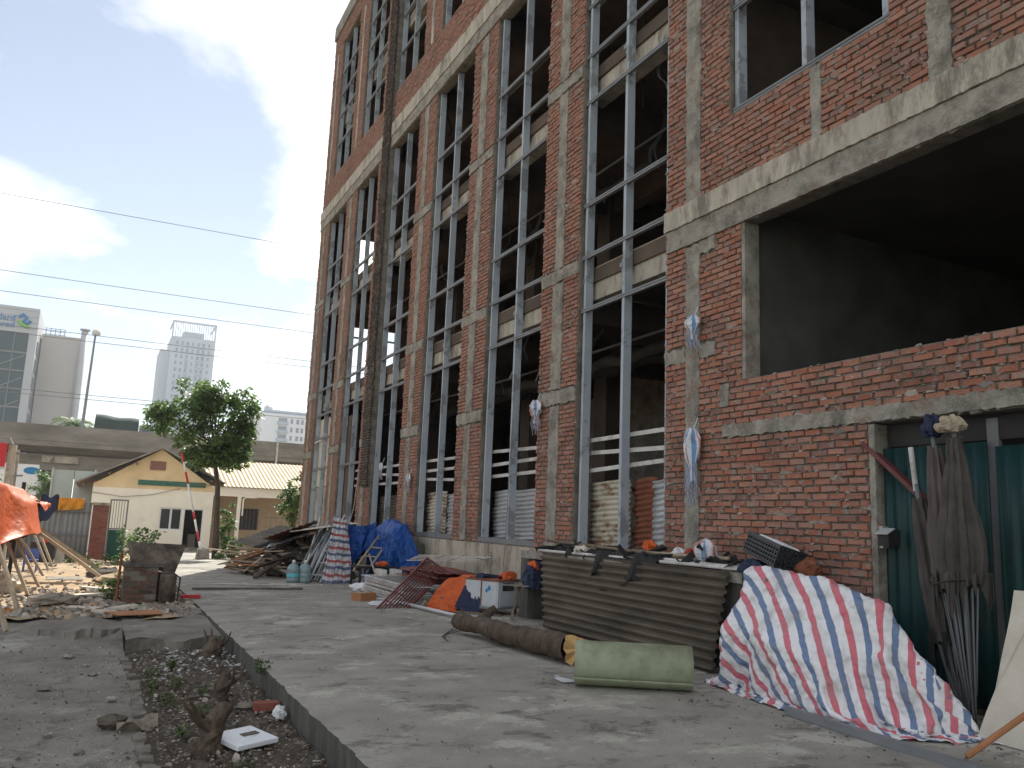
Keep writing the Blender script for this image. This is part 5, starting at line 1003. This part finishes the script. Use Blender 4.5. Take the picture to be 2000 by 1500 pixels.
for x, y, s in ((-.3,25.0,11),(-.05,25.6,12),(.2,21.0,13),(.55,16.6,14),(.4,16.0,15),(.62,17.4,16),(.9,20.5,17),(.75,24.5,18),(1.05,24.0,19),(.5,25.8,20)): weed(x, y, lot_z(x,y), .22, 90, 'tuft of sunlit weeds growing on the dirt lot', 'leaf_pale', .1, s, 'weeds on the dirt lot')

# ================================================================ STOVE
M['soot_sheet'] = mat('sooty_metal_sheet', (.17,.14,.11), (.10,.08,.065), 3, .8, .2, 40, dirt=(.03,.025,.02), dscale=3, damt=.9, dlo=.45, dhi=.62)
sv = thing('brick_stove', (.85,14.4,-.05), 'sooty brick stove block with a metal sheet leaning over it', 'stove')
MB().box((.55,14.2,-.1),(1.03,14.75,.5)).build('block', M['mortar'], sv)
UBF = [(me, v, f) for me, v, f in UB]
def wall_bricks(x0, x1, z0, z1, yf, mt, parent, keep=1.0):
    k = 0; z = z0
    while z < z1-.03:
        x = x0-(k % 2)*.11
        while x < x1:
            a, b = max(x0, x), min(x1, x+.21)
            if b-a > .05 and random.random() < keep:
                q = MB(); q.box((a+.006,yf-.012+random.uniform(-.004,.004),z+.006),(b-.006,yf+.03,z+.062)); q.v = [(p+random.uniform(-.004,.004), r_, t+random.uniform(-.004,.004)) for p, r_, t in q.v]; q.build('brick', mt, parent)
            x += .21
        z += .07; k += 1
M['brick_stove'] = brick_mat('stove_brick', [(.10,.06,.045),(.16,.085,.06),(.12,.09,.075),(.07,.055,.05),(.2,.1,.07)], camt=.8, cement=(.14,.13,.115))
wall_bricks(.55, 1.03, -.05, .5, 14.2, M['brick_stove'], sv, .85)
MB().box((.52,14.17,.5),(1.1,14.8,.55)).build('top_course', M['slab_edge'], sv)
q = MB(); q.grid(lambda u, v: (.62+.82*u-.06*v*(1-u)-.17*u*(1-v), 14.2+.35*v+.1*u, .56+.30*v*(1-.1*u)-.18*u*(1-v)), 8, 6); q.build('leaning_sheet', M['soot_sheet'], sv, solid=.006)
MB().box((1.05,14.3,-.1),(1.28,14.7,.4)).build('firebox', M['black'], sv)
pz = thing('drum_stand', (1.2,14.1,0), 'rusty drum and iron ring stand beside the brick stove', 'drum'); MB().lathe([(.12,0),(.13,.02),(.12,.25),(.125,.38),(.11,.4)], (1.17,14.05,.0), 16).build('drum', M['soot_sheet'], pz, smooth=True)
MB().tube([(1.31,13.9,0),(1.33,13.92,.36),(1.24,13.9,.42)], .012, 6).build('stand', M['black'], pz)
MB().bar((.47,14.15,-.1),(.49,14.2,.74), .03, .03).build('iron_stake', M['rust'], label='rusty iron stake standing beside the brick stove', cat='stake')
MB().box((1.42,14.5,.0),(1.72,14.58,.05)).build('red_brick', M['red'], label='red brick bar lying on the drive beside the stove', cat='brick')
weed(.45,14.6,-.05,.2,90,'green weed growing beside the iron stake', 'weed', .09, 40)
sh = thing('shrub', (.88,17.0,.0), 'leafy shrub growing behind the brick stove', 'shrub'); r = random.Random(5); m = MB(); q = MB()
for k in range(16):
    a = r.uniform(0,6.28); p = (.9+.32*math.cos(a)*r.random(), 17+.3*math.sin(a), .55+.45*r.random()); q.tube([(.9,17,-.1),(.9+(p[0]-.9)*.4,17,.35),p], [.012,.008,.004], 4); leaves(m, p, 26, .15, .1, r)
for k in range(7): p = (.58+.05*math.sin(k), 17, .5+.09*k); leaves(m, p, 12, .08, .08, r)
m.build('foliage', M['leaf'], sh); q.build('stem', M['bark'], sh)

# ================================================================ FENCE, GATE
zf = zg(29)-.08
fn_ = thing('sheet_fence', (-4,29,zf), 'grey corrugated sheet fence beside the brick gate pillar', 'fence')
x = -9.0
while x < -.05:
    w = min(1.05, -.0-x); k = random.uniform(-.02,.02)
    MB().grid(lambda u, v: (x+w*u, 29+.02*math.sin(u*w/.07*2*math.pi*.5)+k, zf+1.75*v), int(w/.07*4), 2).build('fence_sheet', M['grey_sheet'], fn_, smooth=True, solid=.004); x += 1.03
for z in (.75, 1.45): MB().box((-9,28.93,zf+z),(0,28.965,zf+z+.05)).build('fence_rail', M['rail'], fn_)
for x in (-6,-3,-1.6): MB().box((x,29.04,zf),(x+.06,29.1,zf+1.9)).build('fence_post', M['rust'], fn_)
q = MB(); q.grid(lambda u, v: (-1.42+1.2*u-.04*v*math.sin(u*3), 28.93-.03*math.sin(u*26+v*3)*v-.02*v, 1.60-.36*v*(.8+.25*math.sin(u*3.2)+.3*(u-.5)**2)), 30, 10); cloth(q, 'yellow_tarpaulin', 'yellow', label='yellow tarpaulin hanging over the top of the grey fence', cat='tarpaulin')
gp = thing('gate_pillar', (.25,29,zf), 'red brick gate pillar between the fence and the barred gate', 'pillar')
MB().box((.03,28.86,zf),(.49,29.25,1.42)).build('core', M['mortar'], gp); MB().box((.0,28.82,1.42),(.53,29.3,1.5)).build('cap', M['concrete_pale'], gp); wall_bricks(.03, .49, zf, 1.41, 28.86, M['brick_far'], gp)
gt = thing('barred_gate', (.75,29,zf), 'metal gate with upright bars and a dark green lower panel', 'gate')
MB().box((.52,28.98,zf+.05),(1.02,29.02,.68)).build('lower_panel', M['green_door'], gt)
for x in (.5,.98): MB().box((x,28.97,zf),(x+.045,29.03,1.62)).build('stile', M['rail'], gt)
for z in (.69,1.58): MB().box((.545,28.975,z),(.98,29.025,z+.045)).build('cross_rail', M['rail'], gt)
for k in range(5): x = .6+.075*k; MB().box((x,28.99,.735),(x+.018,29.01,1.58)).build('bar', M['rail'], gt)
# red sign and pole
sp = thing('concrete_post', (-2.05,26,-.2), 'square concrete utility post with iron brackets beside the shelter', 'post'); MB().box((-2.17,25.92,-.25),(-1.98,26.1,2.93)).build('shaft', M['concrete_pale'], sp); MB().box((-1.965,25.97,-.2),(-1.9,26.05,2.8)).build('conduit', M['concrete_pale'], sp)
for z in (2.1,2.7): MB().tube([(-1.97,25.9,z),(-1.75,25.9,z+.02)], .025, 6).build('bracket', M['rail'], sp)
MB().tube([(-2.05,26,2.9),(-2.16,26,3.12)], .015, 5).build('rod', M['white_paint'], sp)
sg = thing('red_sign', (-2.8,25.8,2.2), 'plain red signboard fixed beside the concrete post', 'sign'); MB().box((-3.9,25.78,2.32),(-2.19,25.82,2.95)).build('panel', M['red'], sg); MB().box((-3.9,25.785,2.26),(-2.18,25.815,2.317)).build('frame', M['zinc'], sg); MB().box((-3.4,25.83,-.25),(-3.34,25.89,2.9)).build('support', M['zinc'], sg)

# ================================================================ BARRIER
bz = zg(29.3); ba = thing('boom_barrier', (3.3,29.3,bz), 'raised red and white striped barrier pole on a concrete base', 'barrier')
MB().prism([(3.2,bz-.02),(3.62,bz-.02),(3.58,bz+.33),(3.24,bz+.33)], 29.15, 29.5, 'y').build('base', M['concrete'], ba)
a, b = Vector((3.34,29.3,bz+.25)), Vector((2.46,29.4,3.25)); bounds = [0,.1,.2,.32,.40,.68,.80,.90,1.0]
for i in range(8): MB().tube([a.lerp(b, bounds[i]), a.lerp(b, bounds[i+1])], .035, 10).build('pole_section', M['red' if i % 2 else 'white_stripe'], ba, smooth=True)
# ================================================================ HOUSE
HY = 42; hz = -.55
hs = thing('guard_house', (2.6,HY,hz), 'cream and ochre gabled guard house with a white front window', 'house')
EV = 2.33; RX, RZ = 2.66, 4.12; L0, L1 = -.06, 5.12
def hpan(x0, x1, z0, z1, mt, nm='front_wall'): MB().box((x0,HY,z0),(x1,HY+.2,z1)).build(nm, M[mt], hs)
hpan(L0, 2.83, hz, 2.25, 'wall_white'); hpan(2.83, 3.8, hz, .42, 'wall_white'); hpan(2.83, 4.74, 1.44, 2.25, 'wall_white'); hpan(4.74, L1, hz, 2.25, 'wall_white'); hpan(3.8, 3.88, hz, 1.44, 'wall_white')
MB().prism([(L0,2.251),(L1,2.251),(L1,2.45),(RX,RZ),(L0,2.38)], HY, HY+.2, 'y').build('gable', M['wall_yellow'], hs)
MB().box((L0,HY+.2,hz),(L0+.2,52,2.5)).build('side_wall', mat('salmon_wash',(.62,.3,.2),(.55,.26,.17)), hs); MB().box((L1-.2,HY+.2,hz),(L1,52,2.5)).build('side_wall', M['wall_white'], hs)
MB().box((L0+.2,45.5,hz),(L1-.2,45.7,2.5)).build('inner_wall', M['inner_dark'], hs); MB().box((L0+.2,HY+.2,1.9),(L1-.2,45.5,2.0)).build('ceiling', M['inner_dark'], hs)
rf = MB(); rf.prism([(-.78,2.36),(RX,RZ+.02),(5.56,2.66),(5.56,2.72),(RX,RZ+.1),(-.78,2.43)], HY-.35, 52.2, 'y'); rf.build('roof', M['roof_grey'], hs)
for x, z in ((-.5,2.3),(.5,2.85),(1.6,3.35),(3.9,3.3),(4.9,2.75)): MB().box((x,HY-.3,z-.02),(x+.07,HY,z+.06)).build('purlin', M['wood'], hs)
wf = MB().box((2.83,HY+.05,.42),(3.8,HY+.1,.48)).box((2.83,HY+.05,1.38),(3.8,HY+.1,1.44)).box((2.83,HY+.05,.48),(2.89,HY+.1,1.38)).box((3.74,HY+.05,.48),(3.8,HY+.1,1.38)).box((3.27,HY+.04,.48),(3.36,HY+.1,1.38)).build('window', M['frame_white'], hs)
for x in (2.9,3.37): MB().box((x,HY+.06,.485),(x+.36,HY+.075,1.375)).build('pane', M['glass_dark'], wf)
MB().box((3.86,HY+.02,hz),(3.92,HY+.1,1.44)).box((4.7,HY+.02,hz),(4.745,HY+.1,1.44)).box((3.92,HY+.02,1.38),(4.7,HY+.1,1.44)).build('door_frame', M['frame_white'], hs)
MB().box((4.35,44,hz),(4.7,44.3,.2)).build('desk', M['cream'], hs)
MB().box((3.7,HY-.5,hz-.05),(5.0,HY-.01,hz+.09)).box((3.8,HY-.25,hz+.09),(4.9,HY-.01,hz+.2)).build('step', M['concrete'], hs)
MB().box((1.77,HY-.05,2.43),(4.72,HY-.005,2.66)).build('sign_board', M['sign_green'], hs)
MB().box((2.2,HY-.04,3.14),(2.88,HY-.003,3.55)).build('plaque', mat('brown_plaque',(.27,.13,.10),(.22,.1,.08)), hs)
MB().tube([(L0,HY-.02,2.0),(1.2,HY-.05,1.85),(2.4,HY-.05,2.0),(3.6,HY-.04,2.35)], .012, 4).build('wire', M['black'], hs)
# right wing
wg = thing('guard_house_wing', (8,HY+1,hz), 'low wing with a tan metal roof and a shaded veranda beside the gabled house', 'house')
m = MB(); m.grid(lambda u, v: (4.3+8*u, HY-.1+5*v, 2.56+1.5*v+.02*math.sin(u*8/.2*2*math.pi)), 160, 4); m.build('roof', M['roof_tan'], wg, solid=.01)
MB().box((5.12,HY+.05,2.1),(12,HY+.2,2.53)).build('fascia', M['wall_white'], wg)
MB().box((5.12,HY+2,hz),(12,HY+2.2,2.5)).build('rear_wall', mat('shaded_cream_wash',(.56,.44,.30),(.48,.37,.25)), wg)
for x in (6.25, 9.2): MB().box((x,HY+.04,hz),(x+.16,HY+.22,2.1)).build('column', M['wall_white'], wg)
MB().box((6.62,HY+1.96,.5),(7.6,HY+1.998,1.55)).build('window', M['glass_dark'], wg)
for k in range(6): MB().box((6.65+.18*k,HY+1.92,.5),(6.67+.18*k,HY+1.94,1.55)).build('window_bar', M['rail'], wg)
MB().tube([(6.5,HY,1.2),(6.5,HY,2.0),(6.62,HY-.05,2.08),(7.1,HY-.05,2.08),(7.1,HY-.05,2.3)], .035, 7).build('drain_pipe', M['wall_white'], wg)
for k in range(9): MB().box((7.6+.25*k,HY-.2,hz),(7.62+.25*k,HY-.18,1.2)).build('railing_bar', M['rail'], wg)
for z in (.2,.7,1.15): MB().box((7.5,HY-.2,z),(9.8,HY-.18,z+.03)).build('railing_rail', M['rail'], wg)

# ================================================================ TREES
def tree(name, base, trunk, lobes, nclump, nleaf, spread, size, mt, label, seed, limbs=10, zmin=-9, cat='tree', group=None):
    r = random.Random(seed); t = thing(name, base, label, cat, group); MB().tube(trunk[0], trunk[1], 10).build('trunk', M['bark'], t, smooth=True)
    m = MB(); top = Vector(trunk[0][-1]); cs = []
    while len(cs) < nclump:
        c, rad = r.choice(lobes); d = Vector((r.gauss(0,1), r.gauss(0,1), r.gauss(0,1))).normalized()*(.45+.55*r.random()**.6); p = Vector(c)+Vector((d.x*rad[0], d.y*rad[1], d.z*rad[2]))
        if p.z > zmin: cs.append(p)
    for p in cs: leaves(m, p, nleaf, spread*r.uniform(.6,1.2), size, r, .35)
    m.build('crown', M[mt], t); q = MB()
    for p in cs[:limbs]:
        s = Vector(trunk[0][-2]).lerp(top, r.random()); k = s.lerp(p, .5)+Vector((0,0,-.1)); q.tube([s, k, p], [.035,.022,.008], 5)
    q.build('limb', M['bark'], t); return t
z0 = zg(30)-.05
LUP = .25
lob = [((3.45,30,4.95),(.75,.8,.55)),((2.75,30,4.95),(.85,.9,.7)),((2.2,30.1,4.15),(.95,.9,.6)),((3.5,30,4.5),(1.05,1.0,.8)),((4.35,30,4.55),(.5,.7,.75)),((3.3,29.8,3.6),(1.2,1.0,.55)),((4.3,30,3.6),(.6,.8,.6)),((1.75,30,4.35),(.4,.5,.25)),((3.1,29.9,2.95),(.55,.5,.3)),((4.05,30,2.95),(.6,.5,.25))]
lob = [((c[0],c[1],c[2]+LUP), r_) for c, r_ in lob]
tree('leafy_tree', (3.85,30,z0), ([(3.9,30,z0),(3.84,30,.9),(3.76,30,2.2),(3.62,30,2.9),(3.5,30,3.7)], [.13,.1,.085,.07,.04]), lob, 270, 38, .3, .2, 'leaf', 'broad leafy green tree standing before the cream guard house', 3, 40)
def bush(c, rad, n, nl, size, mt, label, seed, cat='shrub', name='shrub'):
    r = random.Random(seed); t = thing(name, (c[0],c[1],zg(c[1])-.1), label, cat); m = MB(); q = MB()
    for k in range(n):
        d = Vector((r.gauss(0,1), r.gauss(0,1), r.gauss(0,1))).normalized()*r.random()**.5; p = Vector((c[0]+d.x*rad[0], c[1]+d.y*rad[1], c[2]+d.z*rad[2])); leaves(m, p, nl, .22*max(rad[0],.5), size, r)
        if k % 3 == 0: q.tube([(c[0],c[1],zg(c[1])-.1),(c[0]+d.x*.2,c[1],c[2]*.5),tuple(p)], [.02,.012,.004], 4)
    m.build('foliage', M[mt], t); q.build('stem', M['bark'], t)
bush((7.3,34,1.9), (.75,.8,1.2), 60, 34, .17, 'leaf_pale', 'pale green bush at the far corner of the brick building', 12)
bush((4.25,30.8,.95), (.35,.3,.9), 30, 26, .15, 'leaf', 'dark green shrub growing beside the tree trunk', 13)
bush((4.45,29.6,.15), (.3,.3,.4), 24, 26, .13, 'leaf_pale', 'low yellow green plants at the foot of the tree', 14)
bush((3.95,29.2,-.05), (.16,.16,.16), 8, 20, .12, 'leaf', 'small dark plant between the barrier base and the trunk', 15)
# ================================================================ VIADUCT
va = thing('viaduct', (0,70,-.6), 'long weathered concrete road viaduct crossing behind the guard house', 'viaduct')
MB().prism([(60,5.32),(60,6.35),(60.28,6.35),(60.34,5.32)], -160, 200, 'x').build('parapet', M['viaduct'], va)
MB().prism([(60.03,5.0),(60.03,5.318),(82,5.318),(82,5.0),(80,4.55),(61.6,4.55)], -160, 200, 'x').build('deck', M['viaduct'], va)
MB().prism([(61.2,4.548),(61.45,3.55),(80.4,3.55),(80.6,4.548)], -160, 200, 'x').build('girder', M['viaduct'], va); MB().prism([(81.7,5.32),(81.7,6.3),(82,6.3),(82,5.32)], -160, 200, 'x').build('parapet', M['viaduct'], va)
for x in (-34, 2.2, 38): MB().box((x-1.1,66,-1),(x+1.1,76,3.548)).build('pier', M['viaduct'], va)
for x in (-8.5, 11.2): MB().box((x,59.9,4.2),(x+.12,59.98,6.3)).build('drain_pipe', M['white_paint'], va)
MB().box((-3.2,61.1,4.02),(-1.1,61.18,4.45)).build('pale_patch', M['concrete_pale'], va)
tr = thing('lorry', (1,64,5.35), 'small lorry with a dark green canvas load driving on the viaduct', 'lorry')
MB().box((-.5,63,5.7),(2.3,64.8,6.85)).build('cargo_side', M['white_paint'], tr)
q = MB(); q.grid(lambda u, v: (-.45+2.75*u, 62.97+1.86*v, 6.86+.78*math.sin(math.pi*v)**.35-.12*u+.04*math.sin(u*9)), 12, 12); q.build('canvas', M['truck_green'], tr); MB().box((-.46,62.98,6.4),(2.29,63.0,7.2)).build('canvas_side', M['truck_green'], tr)
MB().prism([(2.4,5.6),(3.5,5.6),(3.5,6.3),(3.2,6.95),(2.4,7.0)], 63.05, 64.75, 'y').build('cab', M['rail'], tr); MB().prism([(2.55,6.35),(3.3,6.35),(3.12,6.82),(2.55,6.86)], 63.0, 63.04, 'y').build('cab_window', M['tower_win'], tr)
for x in (.1,2.9):
    for y in (63.1,64.6): MB().tube([(x,y-.1,5.68),(x,y+.1,5.68)], .34, 14).build('wheel', M['tyre'], tr)
lp = thing('lamp_mast', (-1.1,70.5,5.3), 'tall slim lamp mast rising from the viaduct', 'street lamp'); MB().tube([(-1.35,70.5,5.3),(-1.2,70.5,14.4)], [.13,.07], 8).build('mast', M['rail'], lp); MB().lathe([(.1,0),(.28,.06),(.32,.25),(.26,.42),(.1,.5)], (-1.15,70.5,14.3), 14).build('lamp_head', M['white_paint'], lp, smooth=True)
def palm(x, y, h, label, seed):
    r = random.Random(seed); t = thing('palm_tree', (x,y,-.6), label, 'palm', 'palms behind the viaduct'); MB().tube([(x,y,-.6),(x+.1,y,h)], [.25,.16], 8).build('trunk', M['bark'], t); m = MB()
    for k in range(26):
        a = r.uniform(0,6.28); e = r.uniform(-.2,1.0); L = r.uniform(2.0,3.0); P = [Vector((x+.1,y,h))]
        for s in range(6): P.append(P[-1]+Vector((math.cos(a)*math.cos(e-s*.28), math.sin(a)*math.cos(e-s*.28), math.sin(e-s*.28)))*L/6)
        for s in range(6):
            d = (P[s+1]-P[s]); sd = d.cross(Vector((0,0,1))).normalized()
            for sg_ in (-1,1):
                for z in (0,.33,.66): p = P[s]+d*z; m.add([p, p+d*.3, p+sd*sg_*.55+Vector((0,0,-.28))+d*.6], [(0,1,2)])
    m.build('crown', M['leaf_pale'], t)
palm(-2.6,98,9.6,'feathery palm crown showing over the viaduct parapet',1); palm(-.6,100,9.0,'feathery palm crown showing over the viaduct parapet',2)
# ================================================================ UNDER THE VIADUCT
bb = thing('site_hoarding', (0,50,-.5), 'pale green panelled hoarding standing under the viaduct', 'hoarding')
for k in range(4): MB().box((-2.0+1.0*k,50,-.6),(-1.03+1.0*k,50.05,3.2)).build('panel', mat('hoarding_panel',(.40,.46,.43),(.33,.39,.36),1) if k == 0 else bpy.data.materials['hoarding_panel'], bb)
for x in (-2.03,-.03): MB().box((x-.04,49.9,-.6),(x+.04,49.98,3.3)).build('post', M['zinc'], bb)
bd = thing('billboard', (-3.6,54,-.5), 'white board with a blue oval mark under the viaduct', 'billboard'); MB().box((-5.2,54,1.2),(-2.9,54.1,3.55)).build('panel', M['white_plastic'], bd)
q = MB(); q.add([(-3.25+.4*math.cos(a), 53.99, 3.2+.2*math.sin(a)) for a in np.linspace(0,2*math.pi,25)[:-1]], [tuple(range(23,-1,-1))]); q.build('blue_oval', M['logo_blue'], bd, solid=.004); MB().box((-4.4,54,-.6),(-4.3,54.1,1.2)).build('leg', M['rail'], bd)
tree('tree', (-2.4,52,-.6), ([(-2.4,52,-.6),(-2.4,52,1),(-2.3,52,2.4)], [.12,.1,.06]), [((-2.4,52,2.2),(.55,.7,1.1)),((-2.2,51.5,1.6),(.45,.5,.6))], 60, 40, .3, .24, 'leaf', 'dark leafy tree in the shade of the viaduct', 31, 10)
tree('tree', (-4.6,44,-.6), ([(-4.6,44,-.6),(-4.6,44,1),(-4.5,44,2)], [.12,.1,.06]), [((-4.5,44,1.9),(.9,.9,.9))], 50, 34, .3, .22, 'leaf_pale', 'small bright tree behind the red sign', 32, 10)
# ================================================================ WIRES
def wire(z, sag=.25, Y=45, label='', g=None):
    MB().tube([(x, Y, z-sag*(1-((x-2)/45)**2)*0+(-.0)+sag*((x-2)/45)**2) for x in np.linspace(-60,60,25)], .015, 5).build('overhead_cable', M['rail'], label=label, cat='cable')
for z, w_ in zip((16.0,12.25,11.25,9.65,9.32,6.68,6.47), ('topmost','second highest','third highest','fourth highest','fifth highest','second lowest','lowest')): wire(z, label=w_+' of the dark overhead cables strung across the sky before the viaduct')
# ================================================================ FAR BUILDINGS
of = thing('glass_office', (-22,150,-1), 'teal glass office block with a grey sign band on top', 'office building')
MB().box((-45,150,28.0),(-10.8,165,32.1)).build('sign_band', M['office_band'], of); MB().box((-45,150.3,-1),(-11.9,165,27.99)).build('curtain_wall', M['office_glass'], of)
MB().box((-11.9,150.02,-1),(-10.8,165,27.99)).build('corner_pier', M['office_band'], of)
for k in range(9): MB().box((-45,150.1,1.5+2.9*k),(-11.9,150.32,1.72+2.9*k)).build('spandrel_line', M['rail'], of)
for k in range(12): x = -13.9-2.1*k; MB().box((x,150.1,0),(x+.12,150.31,28)).build('glazing_bar', M['rail'], of)
for k in range(6): z = 4+3.6*k; MB().bar((-16.5,150.28,z),(-12.2,150.28,z+2.4), .35, .05).build('stair_flight', M['office_band'], of)
for k in range(9): MB().box((-10.79,152,2+2.9*k),(-10.7,163,3.9+2.9*k)).build('side_window', M['tower_win'], of)
for k in range(4): MB().box((-45,149.96,28.7+.95*k),(-10.8,149.995,28.74+.95*k)).build('cladding_joint', M['rail'], of)
def text(body, loc, size, mt, parent):
    cu = bpy.data.curves.new('lettering', 'FONT'); cu.body = body; cu.size = size; cu.extrude = .05; cu.align_x = 'RIGHT'; ob = bpy.data.objects.new('lettering', cu); C.objects.link(ob); bpy.context.view_layer.update()
    me = bpy.data.meshes.new_from_object(ob.evaluated_get(bpy.context.evaluated_depsgraph_get())); bpy.data.objects.remove(ob); me.materials.clear(); me.materials.append(mt); me.transform(Matrix.Rotation(R(90), 4, 'X')); link('lettering', me, loc, parent)
text('Standard', (-14.0,149.9,29.75), 1.35, M['logo_blue'], of); text('Chartered', (-14.0,149.9,28.65), 1.35, M['logo_blue'], of)
q = MB(); q.tube([(-13.6,149.9,30.4),(-13.0,149.9,30.9),(-12.5,149.9,30.4),(-12.9,149.9,29.8),(-12.3,149.9,29.5),(-11.9,149.9,30.0)], .28, 8); q.build('emblem', M['logo_blue'], of); q = MB(); q.tube([(-13.6,149.85,29.8),(-13.1,149.85,29.3),(-12.5,149.85,29.0),(-12.0,149.85,28.9)], .24, 8); q.build('emblem', M['logo_green'], of)
g2 = thing('beige_office', (-7,156,-1), 'plain beige office block with a tall flue pipe', 'office building'); MB().box((-10.6,158,-1),(-4.6,172,29.6)).build('wall', M['office_wall'], g2)
for k in range(7): x = -4.5+.1*k; MB().box((-4.59,158.5+1.8*k,-1),(-4.2,159.2+1.8*k,28.5)).build('fin', M['office_band'], g2)
MB().tube([(-4.3,157.4,-1),(-4.3,157.4,30.8)], .55, 12).build('flue', M['office_band'], g2, smooth=True); MB().tube([(-4.3,157.4,30.9),(-4.3,157.4,31.1)], .85, 12).build('flue_cap', M['office_band'], g2)
for k in range(3): MB().box((-10.3,158.2,29.7+.5*k),(-7.2,158.3,29.78+.5*k)).build('roof_rail', M['rail'], g2)
for k in range(5): MB().box((-10.2+.7*k,158.2,29.6),(-10.1+.7*k,158.3,30.8)).build('rail_post', M['rail'], g2)
tw = thing('apartment_tower', (33,400,-1), 'tall pale blue apartment tower with an open roof frame', 'tower'); MB().box((24,400,-1),(43,425,79)).build('wall', M['tower'], tw); MB().box((20,404,-1),(24,425,73)).build('side_block', M['tower'], tw)
MB().box((29,402,79),(38,420,82)).build('roof_house', M['tower'], tw); q = MB()
for x in np.arange(24.3,43,1.0): q.box((x,400.2,79),(x+.3,400.5,86))
q.box((24,400,85.6),(43,400.6,86.4)); q.box((24,400,79),(24.6,401,86)); q.box((42.4,400,79),(43,401,86)); q.box((24,400.6,85.6),(24.6,420,86.3)); q.box((42.4,400.6,85.6),(43,420,86.3)); q.build('roof_frame', M['tower'], tw)
q = MB(); q2 = MB()
for z in np.arange(4,77,3.1):
    for x, w in ((26.2,.9),(28.4,1.0),(30.6,1.1),(33,.8),(35.2,1.2),(37.3,1.3),(39.9,1.0)):
        q.box((x,399.9,z),(x+w,400.1,z+1.7))
    q2.box((30.5,399.0,z-.6),(32.0,400,z-.2)); q2.box((35.1,399.0,z-.6),(38.8,400,z-.2))
tag(q.build('windows', M['tower_win'], tw), kind='stuff'); tag(q2.build('balconies', M['tower'], tw), kind='stuff')
t2 = thing('apartment_block', (60,300,-1), 'white apartment block with rows of balconies beyond the viaduct', 'tower'); MB().box((50,300,-1),(90,330,36.2)).build('wall', M['tower2'], t2); MB().box((46.5,306,-1),(50,330,34.6)).build('side_block', M['tower2'], t2); MB().box((52,304,36.2),(90,325,38)).build('roof_house', M['tower'], t2); MB().lathe([(1.6,0),(1.6,1.2),(.8,1.9)], (53.5,308,38), 12).build('water_tank', M['zinc'], t2)
q = MB(); q2 = MB()
for z in np.arange(3,35,3.0):
    for x, w in ((60.3,.8),(62.3,1.0),(64,.9),(66.5,1.0),(70,1),(73,1)): q.box((x,299.88,z),(x+w,300.1,z+1.7))
    q2.box((55.6,299.0,z-.5),(59.4,300,z+.5)); q.box((56,299.89,z+.5),(59,300.08,z+1.9))
    for y in (308,312,316): q.box((49.9,y,z),(50.1,y+1.6,z+1.6))
tag(q.build('windows', M['tower_win'], t2), kind='stuff'); tag(q2.build('balconies', M['tower'], t2), kind='stuff')
MB().box((14.5,420,-1),(20,440,56)).build('distant_block', M['tower'], label='pale distant block edge beside the tall tower', cat='tower') if False else None
# ================================================================ HAZE
hm = bpy.data.materials.new('haze'); hm.use_nodes = True; hm.node_tree.nodes.clear()
ho = hm.node_tree.nodes.new('ShaderNodeOutputMaterial'); hv = hm.node_tree.nodes.new('ShaderNodeVolumePrincipled'); hm.node_tree.links.new(hv.outputs[0], ho.inputs['Volume'])
hv.inputs['Color'].default_value = (.93, .96, 1, 1); hv.inputs['Density'].default_value = .00055; hv.inputs['Anisotropy'].default_value = .3
MB().box((-300, -60, -3), (320, 480, 95)).build('haze', hm, kind='stuff', label='thin bright summer haze over the whole place', cat='haze')
